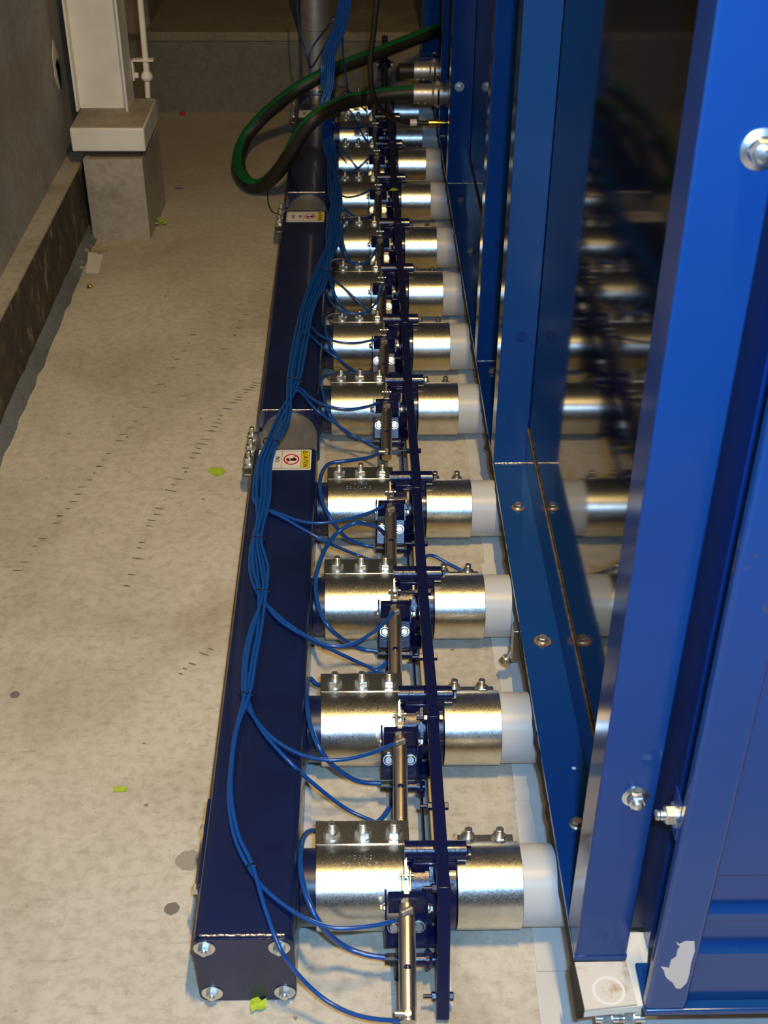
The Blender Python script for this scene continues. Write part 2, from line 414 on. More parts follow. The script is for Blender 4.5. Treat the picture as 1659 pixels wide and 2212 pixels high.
# ---- routes of the hoses and tubes, in metres
BUNDLE = [(-0.033,4.72,0.764),(-0.063,4.72,0.592),(-0.103,4.72,0.495),(-0.114,4.7,0.385),(-0.121,4.66,0.296),(-0.105,4.513,0.19),(-0.082,4.113,0.185),(-0.082,3.756,0.185),(-0.11,3.481,0.18),(-0.146,3.239,0.18),(-0.161,3.019,0.178),(-0.17,2.821,0.176),(-0.189,2.65,0.175),(-0.21,2.533,0.175),(-0.223,2.438,0.172),(-0.22,2.303,0.168),(-0.222,2.162,0.166),(-0.213,2.062,0.166),(-0.2,1.984,0.165),(-0.207,1.873,0.165),(-0.213,1.779,0.165),(-0.21,1.686,0.165),(-0.222,1.599,0.164),(-0.224,1.511,0.164),(-0.22,1.439,0.164),(-0.203,1.36,0.164),(-0.175,1.298,0.164)]
THIN = {'a1':(26,[(-0.144,1.252,0.165),(-0.092,1.204,0.17),(-0.044,1.183,0.17),(0.011,1.189,0.165),(0.05,1.206,0.155)]),'b1':(26,[(-0.148,1.225,0.165),(-0.122,1.162,0.15),(-0.093,1.148,0.1),(-0.051,1.126,0.07),(-0.003,1.102,0.07),(0.052,1.08,0.09)]),'a2':(21,[(-0.194,1.638,0.165),(-0.154,1.575,0.17),(-0.104,1.536,0.17),(-0.049,1.522,0.17),(0.007,1.539,0.165),(0.056,1.574,0.155)]),'b2':(21,[(-0.18,1.609,0.165),(-0.128,1.53,0.165),(-0.081,1.513,0.12),(-0.026,1.502,0.07),(0.026,1.48,0.06),(0.055,1.449,0.08)]),'a3':(18,[(-0.173,1.929,0.165),(-0.125,1.866,0.17),(-0.07,1.822,0.17),(-0.018,1.827,0.165),(0.036,1.883,0.16),(0.064,1.935,0.155)]),'b3':(18,[(-0.166,1.909,0.165),(-0.107,1.851,0.165),(-0.036,1.848,0.12),(0.027,1.86,0.07),(0.061,1.829,0.08)]),'a4':(15,[(-0.181,2.266,0.165),(-0.119,2.223,0.17),(-0.059,2.224,0.17),(0.012,2.267,0.16),(0.051,2.305,0.155)]),'b4':(15,[(-0.161,2.241,0.165),(-0.079,2.196,0.14),(-0.009,2.224,0.08),(0.059,2.178,0.085)]),'a5':(11,[(-0.152,2.812,0.17),(-0.118,2.753,0.17),(-0.076,2.718,0.17),(-0.026,2.713,0.165),(0.024,2.737,0.16),(0.048,2.766,0.155)]),'b5':(11,[(-0.149,2.797,0.165),(-0.107,2.709,0.165),(-0.06,2.717,0.12),(-0.01,2.717,0.08),(0.046,2.658,0.08),(0.066,2.628,0.085)]),'a6':(9,[(-0.139,3.182,0.165),(-0.109,3.104,0.17),(-0.063,3.066,0.17),(-0.009,3.067,0.165),(0.045,3.108,0.155)]),'b6':(9,[(-0.143,3.14,0.165),(-0.099,3.034,0.17),(-0.054,2.998,0.15),(-0.014,3.048,0.09),(0.029,3.003,0.085)]),'a7':(8,[(-0.102,3.417,0.165),(-0.079,3.304,0.17),(-0.046,3.247,0.17),(0.014,3.251,0.165),(0.052,3.339,0.16),(0.069,3.454,0.155)]),'b7':(8,[(-0.088,3.494,0.165),(-0.038,3.39,0.17),(0.015,3.356,0.13),(0.049,3.372,0.085)]),'a8':(7,[(-0.059,3.73,0.165),(-0.04,3.618,0.17),(-0.006,3.573,0.17),(0.035,3.622,0.165),(0.061,3.753,0.155)]),'b8':(7,[(-0.071,3.911,0.165),(-0.057,3.754,0.17),(-0.042,3.676,0.16),(-0.02,3.728,0.1),(0.021,3.698,0.085)]),'a9':(6,[(-0.067,4.135,0.175),(-0.039,4.114,0.175),(0.002,4.144,0.17),(0.046,4.231,0.16)]),'b9':(6,[(-0.067,4.084,0.17),(-0.045,4.003,0.16),(-0.011,4.079,0.11),(0.039,4.1,0.085)]),'a10':(5,[(-0.087,4.42,0.175),(-0.063,4.377,0.175),(-0.037,4.372,0.17),(-0.004,4.419,0.165),(0.037,4.54,0.16)]),'b10':(5,[(-0.09,4.644,0.18),(-0.059,4.596,0.17),(-0.025,4.567,0.14),(0.01,4.561,0.1),(0.04,4.539,0.085)]),'a11':(4,[(-0.091,4.78,0.2),(-0.05,4.82,0.18),(0.0,4.856,0.17),(0.04,4.915,0.16)]),'b11':(4,[(-0.061,4.902,0.22),(-0.03,4.966,0.2),(-0.003,4.92,0.16),(0.025,4.886,0.12),(0.047,4.925,0.085)]),'a12':(3,[(-0.094,4.989,0.24),(-0.059,5.073,0.2),(-0.016,5.114,0.18),(0.04,5.179,0.16)]),'b12':(3,[(-0.052,5.067,0.26),(-0.025,5.171,0.2),(0.008,5.232,0.14),(0.047,5.297,0.085)])}
THICK = {1:[(0.049,1.522,0.05),(0.026,1.49,0.05),(-0.018,1.467,0.06),(-0.065,1.452,0.07),(-0.089,1.436,0.09),(-0.099,1.381,0.125),(-0.097,1.306,0.15),(-0.085,1.249,0.155),(-0.063,1.217,0.13),(-0.031,1.225,0.07),(0.004,1.217,0.058),(0.035,1.213,0.055)],2:[(0.054,1.905,0.05),(0.018,1.871,0.05),(-0.037,1.852,0.06),(-0.08,1.796,0.09),(-0.098,1.792,0.11),(-0.103,1.74,0.13),(-0.093,1.632,0.152),(-0.074,1.567,0.155),(-0.05,1.566,0.11),(-0.01,1.573,0.065),(0.037,1.574,0.055)],3:[(0.063,2.332,0.05),(0.037,2.257,0.13),(-0.009,2.219,0.17),(-0.049,2.212,0.15),(-0.077,2.146,0.15),(-0.092,2.048,0.152),(-0.085,1.958,0.152),(-0.063,1.902,0.145),(-0.032,1.924,0.09),(-0.0,1.934,0.06),(0.035,1.932,0.055)],4:[(0.072,2.765,0.05),(0.058,2.678,0.07),(0.025,2.594,0.1),(-0.025,2.547,0.12),(-0.075,2.531,0.12),(-0.092,2.429,0.145),(-0.086,2.334,0.152),(-0.065,2.265,0.15),(-0.035,2.278,0.09),(0.001,2.29,0.06),(0.03,2.288,0.055)],5:[(0.066,3.097,0.05),(0.03,3.074,0.06),(-0.046,3.035,0.09),(-0.091,2.966,0.12),(-0.102,2.902,0.13),(-0.091,2.799,0.15),(-0.077,2.735,0.14),(-0.044,2.739,0.09),(-0.003,2.743,0.06),(0.033,2.737,0.055)],6:[(0.067,3.474,0.05),(0.019,3.438,0.06),(-0.063,3.372,0.1),(-0.096,3.287,0.13),(-0.094,3.169,0.15),(-0.079,3.077,0.15),(-0.053,3.072,0.11),(-0.022,3.088,0.07),(0.03,3.094,0.055)],7:[(0.065,3.867,0.05),(0.007,3.826,0.06),(-0.067,3.764,0.1),(-0.091,3.645,0.14),(-0.088,3.499,0.16),(-0.073,3.408,0.15),(-0.052,3.386,0.12),(-0.015,3.397,0.08),(0.027,3.426,0.055)],8:[(0.061,4.288,0.05),(0.024,4.17,0.08),(-0.031,3.987,0.15),(-0.05,3.914,0.17),(-0.055,3.829,0.17),(-0.049,3.765,0.15),(-0.035,3.748,0.11),(-0.008,3.763,0.08),(0.027,3.79,0.055)],9:[(0.062,4.635,0.05),(0.009,4.522,0.1),(-0.057,4.39,0.14),(-0.075,4.267,0.16),(-0.071,4.162,0.15),(-0.043,4.183,0.1),(-0.008,4.199,0.07),(0.031,4.211,0.055)],10:[(0.059,4.973,0.05),(0.01,4.829,0.09),(-0.06,4.687,0.13),(-0.089,4.525,0.16),(-0.084,4.395,0.15),(-0.058,4.451,0.1),(-0.016,4.499,0.07),(0.03,4.53,0.055)]}
GREEN_HOSE = [(0.22,4.6,0.381),(0.128,4.6,0.376),(0.044,4.58,0.37),(-0.031,4.54,0.368),(-0.091,4.45,0.372),(-0.151,4.38,0.357),(-0.201,4.38,0.302),(-0.245,4.4,0.221),(-0.301,4.5,0.117),(-0.361,4.576,0.045),(-0.413,4.613,0.035),(-0.457,4.742,0.035),(-0.47,4.879,0.045),(-0.451,4.995,0.08),(-0.395,5.028,0.14),(-0.318,5.022,0.21),(-0.224,5.011,0.28),(-0.097,5.062,0.33),(0.05,5.155,0.36),(0.162,5.236,0.38),(0.258,5.299,0.4),(0.346,5.376,0.41)]
CABLE = [(0.071,4.3,0.852),(0.062,4.3,0.767),(0.05,4.3,0.651),(0.041,4.3,0.577),(0.044,4.3,0.501),(0.057,4.33,0.441),(0.088,4.42,0.37),(0.135,4.52,0.309),(0.188,4.6,0.272),(0.265,4.6,0.27)]
LOOSE1 = [(-0.232,5.1,0.667),(-0.232,5.1,0.567),(-0.225,5.1,0.464),(-0.205,5.1,0.39),(-0.189,5.05,0.337),(-0.191,5.0,0.28),(-0.19,5.122,0.17)]
LOOSE2 = [(-0.088,4.74,0.6),(-0.122,4.9,0.523),(-0.165,5.0,0.448),(-0.187,5.0,0.403),(-0.183,5.05,0.344),(-0.147,4.95,0.417),(-0.109,4.75,0.523)]
LOOSE3 = [(-0.05,4.72,0.64),(-0.055,4.75,0.552),(-0.055,4.8,0.457),(-0.046,4.9,0.353),(-0.039,5.0,0.262),(-0.026,5.138,0.18)]
# ------------------------------------------------------------------ the setting
def struct(name, mb, m):
    o = mb.build(name, m); o['kind'] = 'structure'; return o
ZC = .078; RS = .069
YB = [1.331, 1.690, 2.047, 2.405, 2.862, 3.212, 3.558, 3.915, 4.333, 4.690, 5.010, 5.346]
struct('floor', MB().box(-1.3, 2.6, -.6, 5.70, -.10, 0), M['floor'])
struct('trim_1', MB().box(-1.15, -.95, -.6, 5.59, 0, .249, .006), M['ledge'])
struct('trim_2', MB().box(-.952, -.9475, -.6, 4.40, 0, .243), M['mould'])
g = MB(); pts = []
random.seed(3)
ys = [-.6 + .06*i for i in range(82)]
for y in ys:
    pts.append((-.9475, y, .030+random.uniform(-.004, .006))); pts.append((-.915+random.uniform(-.006, .006), y, .004)); pts.append((-.913, y, -.01))
fs = []
for i in range(len(ys)-1):
    for j in range(2): fs.append((3*i+j, 3*i+j+1, 3*i+j+4, 3*i+j+3))
g.add(pts, fs, True); struct('trim_3', g, M['gutter'])
struct('wall_left', MB().box(-1.20, -1.010, -.6, 8.3, 0, 3.4), M['wallc'])
struct('wall_back', MB().box(-1.2, 2.6, 8.2, 8.35, 0, 3.4), M['step'])
st = MB().box(-1.2, 2.6, 5.586, 8.3, 0, .306)
struct('wall_step_riser', st, M['riser'])
struct('trim_4', MB().box(-.905, 2.6, 5.578, 8.3, .306, .344, .003), M['step'])
struct('trim_5', MB().box(-1.05, -.897, 5.70, 8.3, .30, .95, .01), M['step'])
# pier under the painted column
p = MB(); bm_p = [(-.925, 4.170), (-.728, 4.174), (-.715, 4.50), (-.92, 4.50)]
p.prism(bm_p, 0, .286); struct('pier_concrete_block', p, M['pier'])
struct('pier_crumbled_gap', MB().box(-.905, -.735, 4.195, 4.49, .286, .312), M['mould'])
pl = MB().box(-.958, -.712, 4.172, 4.50, .311, .390, .006); struct('pier_plinth', pl, [M['cream']])
struct('pier_plinth_top', MB().box(-.953, -.717, 4.178, 4.495, .3895, .3915), M['pier'])
cl = empty('steel_column', (-.875, 4.40, .39))
tag(cl, 'cream painted steel channel column standing on the plinth by the left wall', 'column')
def rel(o, par): o.parent = par; o.location = -par.location; return o
rel(MB().box(-.957, -.795, 4.385, 4.395, .3915, 3.3).build('web_plate', M['cream']), cl)
rel(MB().box(-.965, -.957, 4.345, 4.49, .3915, 3.3, .001).build('flange', M['cream']), cl)
rel(MB().box(-.795, -.787, 4.345, 4.49, .3915, 3.3, .001).build('flange', M['cream']), cl)
# conduit
cd = empty('conduit', (-.735, 4.5, .40)); tag(cd, 'thin cream painted conduit pipe clamped beside the column', 'pipe')
rel(MB().cyl((-.737, 4.5, .478), (-.705, 4.5, 3.3), .0105).build('pipe', M['cream']), cd)
rel(MB().cyl((-.741, 4.5, .394), (-.738, 4.5, .455), .0095).build('stub_pipe', M['cream']), cd)
rel(MB().lathe((-.738, 4.5, .450), (-.737, 4.5, .490), [(0, .010), (.006, .018), (.014, .021), (.024, .018), (.034, .011)]).build('coupling_nut', M['cream']), cd)
b = MB().box(-.783, -.708, 4.485, 4.515, .520, .526, .001); b.box(-.785, -.779, 4.485, 4.515, .455, .526, .001)
b.hexp((-.778, 4.49, .472), (-.765, 4.49, .472), .010)
rel(b.build('clamp_bracket', M['cream']), cd)
# peeling paint
def flake(pts, z, m, name, label):
    mb = MB(); mb.prism(pts, 0, .0015, Matrix(((0, 0, 1, -1.0099), (1, 0, 0, .11), (0, 1, 0, -.03), (0, 0, 0, 1))))
    tag(mb.build(name, m), label, 'paint flake')
M['pblue'] = mat('old_dark_blue_paint', (.03, .07, .13), .6); M['pgreen'] = mat('old_green_paint', (.10, .24, .18), .6)
flake([(4.19, .62), (4.23, .66), (4.27, .60), (4.255, .52), (4.22, .50), (4.185, .55)], 0, M['cream'], 'peeling_paint', 'curled cream paint flake on the left wall beside the column')
flake([(4.215, .585), (4.25, .60), (4.275, .55), (4.265, .49), (4.235, .50)], 0, M['pblue'], 'peeling_paint', 'dark blue bare patch under peeling paint by the column')
flake([(4.262, .585), (4.295, .60), (4.305, .52), (4.29, .47), (4.27, .49)], 0, M['pgreen'], 'peeling_paint', 'pale green bare patch nearest the column under peeling paint')

# ------------------------------------------------------------------ manifold tubes
def rbar(mb, x0, x1, y0, y1, z0, z1, r, n=5, mi=0, caps=True):
    """rounded rectangular tube along y"""
    poly = []
    for cx_, cz_, a0 in ((x1-r, z1-r, 0), (x0+r, z1-r, 90), (x0+r, z0+r, 180), (x1-r, z0+r, 270)):
        for k in range(n+1):
            a = math.radians(a0+90*k/n); poly.append((cx_+r*math.cos(a), cz_+r*math.sin(a)))
    m = len(poly); vs = [(x, y0, z) for x, z in poly]+[(x, y1, z) for x, z in poly]
    mb.add(vs, [(k, (k+1) % m, m+(k+1) % m, m+k) for k in range(m)], True, mi)
    if caps: mb.add(vs, [tuple(range(m)), tuple(range(2*m-1, m-1, -1))], False, mi)
    return mb
X0, X1, ZT = -.253, -.103, .155
def weld(y, x0, x1, z, name, par):
    mb = MB(); n = 46
    path = [(x0+(x1-x0)*i/n, y+random.uniform(-.0006, .0006), z+random.uniform(-.0006, .0006)) for i in range(n+1)]
    mb.tube(path, .0022, n=6, raw=True)
    return mb.build(name, M['weld'], par)
def sticker(par, yc, L=.087, word=True):
    # local frame: reading direction -y, letters stand towards +x
    xa, xb = -.239, -.1145; zt = ZT
    s = MB(); rbx = []
    r = .004
    for cx_, cy_, a0 in ((xb-r, yc+L/2-r, 0), (xa+r, yc+L/2-r, 90), (xa+r, yc-L/2+r, 180), (xb-r, yc-L/2+r, 270)):
        for k in range(5):
            a = math.radians(a0+90*k/4); rbx.append((cx_+r*math.cos(a), cy_+r*math.sin(a)))
    s.prism(rbx, zt, zt+.0008)
    st = s.build('caution_sticker', M['white'], par); st['label'] = 'white and yellow caution no step sticker'
    y0, y1 = yc-L/2+.006, yc+L/2-.006
    def T(txt, cx_, cy_, size, nm, m=M['black'], zz=zt+.0016, sx=1.0):
        Mx = Matrix.Translation((cx_, cy_, zz)) @ Matrix.Rotation(-math.pi/2, 4, 'Z') @ Matrix.Diagonal((sx, 1, 1, 1))
        return text_obj(nm, txt, size, m, st, Mx, .0002)
    MB().prism([(-.1375, y0), (-.1185, y0), (-.1185, y1), (-.1375, y1)], zt+.0008, zt+.0012).build('yellow_band', M['yellow'], st)
    fr = MB()
    for xx in (-.2355, -.1835, -.1385, -.1180): fr.box(xx-.0004, xx+.0004, y0, y1, zt+.0008, zt+.0013)
    for yy in (y0, y1): fr.box(-.2355, -.1180, yy-.0004, yy+.0004, zt+.0008, zt+.0013)
    fr.build('border_line', M['black'], st)
    T('CAUTION', -.128, yc-.006, .0155, 'caution_lettering', sx=.78)
    tr = MB()
    a = [(-.1215, yc+.0315), (-.1345, yc+.0385), (-.1345, yc+.0245)]
    cc = Vector((-.1302, yc+.0315)); inn = [tuple(cc+(Vector(q)-cc)*.62) for q in a]
    for i in range(3):
        j = (i+1) % 3
        tr.prism([a[i], a[j], inn[j], inn[i]], zt+.0012, zt+.0016)
    tr.box(-.1325, -.1270, yc+.0309, yc+.0321, zt+.0012, zt+.0016)
    tr.build('warning_triangle', M['black'], st)
    T('NO', -.194, yc, .0150, 'no_lettering'); T('STEP', -.218, yc, .0150, 'step_lettering')
    c = Vector((-.161, yc)); n = 32; rg = MB(); R0, R1 = .0185, .0155
    sc = 1.25
    vs = []
    for rr in (R0, R1):
        for z in (zt+.0012, zt+.0018):
            vs += [(c.x+rr*math.cos(2*math.pi*k/n), c.y+rr*sc*math.sin(2*math.pi*k/n), z) for k in range(n)]
    fs = []
    for k in range(n):
        k2 = (k+1) % n
        fs += [(n+k, n+k2, 3*n+k2, 3*n+k), (k, k2, n+k2, n+k), (2*n+k, 3*n+k, 3*n+k2, 2*n+k2)]
    rg.add(vs, fs)
    Mx = Matrix.Translation((c.x, c.y, 0)) @ Matrix.Rotation(math.radians(50), 4, 'Z')
    rg.prism([(-.0195, -.0013), (.0195, -.0013), (.0195, .0013), (-.0195, .0013)], zt+.0015, zt+.0019, Mx)
    rg.build('prohibition_ring', M['red'], st)
    sh = MB()
    sole = [(-.002, -.0050), (.004, -.0062), (.009, -.0058), (.012, -.003), (.012, .003), (.009, .0058), (.004, .0062), (-.002, .0050)]
    heel = [(-.012, -.003), (-.010, -.0048), (-.0045, -.0044), (-.0045, .0044), (-.010, .0048), (-.012, .003)]
    Ms = Matrix.Translation((c.x, c.y, 0))
    sh.prism(sole, zt+.0010, zt+.0014, Ms); sh.prism(heel, zt+.0010, zt+.0014, Ms)
    sh.build('shoe_print', M['black'], st)
def manifold(y0, y1, ks, label, yst, front=False):
    t = empty('manifold_tube', ((X0+X1)/2, y0, 0)); tag(t, label, 'manifold', 'square blue manifold tubes')
    def R(o): o.location = -t.location; return o
    R(rbar(MB(), X0, X1, y0, y1, .001, ZT, .012).build('square_tube', M['navy'], t))
    for k in ks:
        R(MB().cyl((X1-.004, YB[k], ZC), (-.066, YB[k], ZC), .0615, n=40).build('branch_stub', M['navy'], t))
        R(MB().lathe((X1-.001, YB[k], ZC), (X1+.01, YB[k], ZC), [(0, .066), (.003, .065), (.006, .0615)], n=40).build('weld_collar', M['navy'], t))
    R(weld(y0+.0005, X0+.010, X1-.014, ZT-.0003, 'weld_bead', t))
    if yst: 
        sticker(t, yst)
        for c in t.children:
            if c.name.startswith('caution_sticker'): c.location = -t.location
    return t, R
t, R = manifold(1.183, 2.545, range(0, 4), 'long navy square manifold tube nearest the camera with bolted end plate', 2.4965)
ep = rbar(MB(), X0+.001, X1-.001, 1.1775, 1.183, .002, ZT-.003, .014); e = R(ep.build('end_plate', M['navy'], t))
for x, z in ((X0+.016, ZT-.022), (X1-.022, ZT-.022), (X0+.020, .022), (X1-.018, .022)):
    mb = MB(); p0 = Vector((x, 1.1775, z)); mb.cyl(p0, p0+Vector((0, -.002, 0)), .0165, n=26, c=.0006)
    mb.hexp(p0+Vector((0, -.002, 0)), p0+Vector((0, -.009, 0)), .0095, .2); mb.cyl(p0+Vector((0, -.009, 0)), p0+Vector((0, -.012, 0)), .005, n=14)
    R(mb.build('bolt', M['zinc'], t))
sp = MB().box(X0-.006, X0, 1.285, 1.465, .012, .142, .002); R(sp.build('side_plate', M['navy'], t))
for y, z in ((1.435, .10), (1.312, .10), (1.435, .035), (1.312, .035)):
    mb = MB(); hexhead(mb, (X0-.006, y, z), (-1, 0, 0), .009, .008, .0115); R(mb.build('bolt', M['zinc'], t))
t2, R2 = manifold(2.728, 4.045, range(4, 8), 'navy square manifold tube in the middle, between the two round couplings', 3.990)
t3, R3 = manifold(4.212, 5.205, range(8, 11), 'navy square manifold tube farthest back below the black hose', 5.075)

# round couplings between the tubes
def lugs(mb, x0, x1, ya, yb, z, th=.0055):
    mb.box(x0, x1, ya, yb, z-th/2, z+th/2, .001)
    mb.box(x0, x1, ya, yb, z-.020-th/2, z-.020+th/2, .001)
def shell(mb, x0, x1, r=RS, th=.003, n=56):
    a = Vector((x0, 0, ZC)); b_ = Vector((x1, 0, ZC)); L = x1-x0
    mb.lathe(a, b_, [(0, r-th), (0, r-.0008), (.0008, r), (L-.0008, r), (L, r-.0008), (L, r-th), (0, r-th)], n=n)
def round_coupling(y0, y1, label, src=None):
    if src: c = copy_tree(src)
    else:
        c = empty('pipe_coupling')
        L = y1-y0
        MB().lathe((0, -L/2, ZC), (0, L/2, ZC), [(0, .060), (0, .070), (L, .070), (L, .060)], n=56).build('sleeve', M['duct'], c)
        MB().box(-.0015, .0015, -L/2+.002, L/2-.002, ZC+.069, ZC+.0708).build('seam', M['duct'], c)
        lm = MB(); lm.box(-.102, -.045, -L/2+.01, L/2-.01, .093, .0985, .001); lm.box(-.102, -.055, -L/2+.01, L/2-.01, .072, .0775, .001)
        lm.build('clamp_lug', M['galv'], c)
        for yy in (.052, 0, -.058):
            bolt(MB(), (-.090, yy, .0985), (0, 0, 1), out=.018).build('bolt', M['zinc'], c)
    c.location = (-.178, (y0+y1)/2, 0)
    tag(c, label, 'coupling', 'round couplings joining the manifold tubes')
    return c
rc = round_coupling(2.545, 2.728, 'round grey steel coupling nearest the camera, behind the front caution sticker')
round_coupling(4.045, 4.212, 'round grey steel coupling in front of the far manifold tube', rc).scale = (1, .9, 1)
round_coupling(5.205, 5.35, 'round grey steel coupling at the back below the tall duct', rc).scale = (1, .8, 1)
# duct and its base
d = empty('exhaust_duct', (-.175, 5.42, 0)); tag(d, 'tall round brushed steel duct rising at the back from a dark base box', 'duct')
MB().box(-.075, .075, -.075, .075, .001, .160, .008).build('base_box', M['navy'], d)
MB().cyl((0, -.0, .155), (0, .0, 1.6), .060, n=40).build('duct_pipe', M['duct'], d)
MB().lathe((0, 0, .155), (0, 0, .3), [(0, .075), (.012, .075), (.012, .061)], n=40).build('flange_ring', M['galv'], d)
mb = MB()
mb.lathe((0, 0, .40), (0, 0, .5), [(0, .0602), (.001, .0615), (.003, .0615), (.004, .0602)], n=40)
mb.build('seam_ring', M['galv'], d)
for a in (200, 250, 300):
    q = Vector((.068*math.cos(math.radians(a)), .068*math.sin(math.radians(a)), .167)); hexhead(MB(), q, (0, 0, 1), .008, .007, .010).build('bolt', M['zinc'], d)

# ------------------------------------------------------------------ branch lines
GL = 'clamped couplings next to the manifold'
def mk_left():
    c = empty('pipe_coupling')
    mb = MB(); shell(mb, -.074, .0735); mb.build('sleeve', M['galv'], c)
    lm = MB(); lm.box(-.0765, .0765, .036, .086, .1325, .138, .0012); lm.box(-.0765, .0765, .050, .086, .112, .1175, .0012)
    lm.build('clamp_lug', M['galv'], c)
    for x, rt in ((-.049, .2), (.0012, .75), (.0522, .45)):
        bolt(MB(), (x, .0570, .138), (0, 0, 1), rot=rt, r=.0065, hex_r=.0135, wash=.0145, out=.015).build('bolt', M['zinc'], c)
    return c
def mk_right():
    c = empty('pipe_coupling')
    mb = MB(); shell(mb, .1500, .2540); mb.build('sleeve', M['galv'], c)
    lm = MB(); lm.box(.158, .250, .045, .080, .1025, .108, .0012); lm.box(.158, .250, .055, .080, .084, .0895, .0012)
    lm.build('clamp_lug', M['galv'], c)
    for x, rt in ((.175, .1), (.2265, .6)):
        bolt(MB(), (x, .0675, .108), (0, 0, 1), rot=rt, r=.0065, hex_r=.0125, wash=.0145, out=.015).build('bolt', M['zinc'], c)
    return c
def mk_valve():
    c = empty('valve'); n_ = 'navyc'
    mb = MB()
    mb.lathe((.0735, 0, ZC), (1, 0, ZC), [(0, .02), (0, .0635), (.026, .0635), (.026, .067), (.037, .067), (.037, .056), (.059, .056), (.059, .068), (.0745, .068), (.0745, .02)], n=48)
    mb.box(.0785, .150, -.022, .016, .125, .158, .003)
    mb.build('body', M['navyc'], c)
    sh = MB(); sh.lathe((.0665, 0, .163), (1, 0, .163), [(0, 0), (0, .019), (.0022, .019), (.0022, .0165), (.019, .0165), (.0195, .0160), (.020, .0165), (.0975, .0165), (.0975, .008)], n=28)
    sh.build('shaft_housing', M['navyc'], c)
    bp = MB(); hexhead(bp, (.164, 0, .163), (1, 0, 0), .0075, .006, .009); bp.build('shaft_nut', M['navyc'], c)
    lv = MB(); lv.prism([(.004, .166), (-.006, .172), (-.043, .151), (-.041, .143), (-.010, .150), (.004, .155)], .0664, .0696, Matrix(((0, 0, 1, 0), (1, 0, 0, 0), (0, 1, 0, 0), (0, 0, 0, 1))))
    lv.build('lever', M['zinc'], c)['label'] = 'bare steel lever arm'
    # fin shaped like a lens, standing beside the disc
    fin = []
    for k in range(13):
        a = math.pi*k/12; fin.append((-.066+.132*k/12, .078+.050*math.sin(a)+.030))
    for k in range(12, -1, -1):
        a = math.pi*k/12; fin.append((-.066+.132*k/12, .078-.028*math.sin(a)))
    Mp = Matrix(((0, 0, 1, 0), (1, 0, 0, 0), (0, 1, 0, 0), (0, 0, 0, 1)))
    MB().prism(fin, .1055, .1115, Mp).build('fin_plate', M['navyc'], c)
    # bracket carrying the air cylinder
    br = MB()
    for x in (.0345, .0985):
        br.prism([(-.056, .045), (-.056, .142), (-.072, .140), (-.092, .110), (-.090, .045)], x, x+.003, Mp)
    br.prism([(-.093, .046), (-.089, .043), (-.050, .098), (-.054, .101)], .0375, .0985, Mp)
    br.box(.0345, .124, -.086, -.050, .034, .043, .0015)
    br.box(.040, .098, -.0795, -.0765, .112, .146, .0008); br.box(.040, .098, -.0775, -.064, .1435, .146, .0008)
    br.build('cylinder_bracket', M['navyc'], c)
    for x in (.0485, .0885):
        b_ = MB(); q0 = Vector((x, -.0745, .0728)); qa = Vector((0, -.816, .578)); b_.cyl(q0, q0+qa*.002, .0100, n=22); b_.lathe(q0, q0+qa, [(.002, .0085), (.005, .0078), (.0065, .0060), (.0065, 0)], n=20); b_.build('bolt', M['zinc'], c)
    b_ = MB(); hexhead(b_, (.0345, -.078, .122), (-1, 0, 0), .0065, .005, .008); b_.build('bolt', M['zinc'], c)
    b_ = MB(); hexhead(b_, (.1015, -.078, .122), (1, 0, 0), .0065, .005, .008); b_.build('bolt', M['zinc'], c)
    return c
CA, CB_ = Vector((.0682, -.083, .136)), Vector((.0652, -.250, .086))
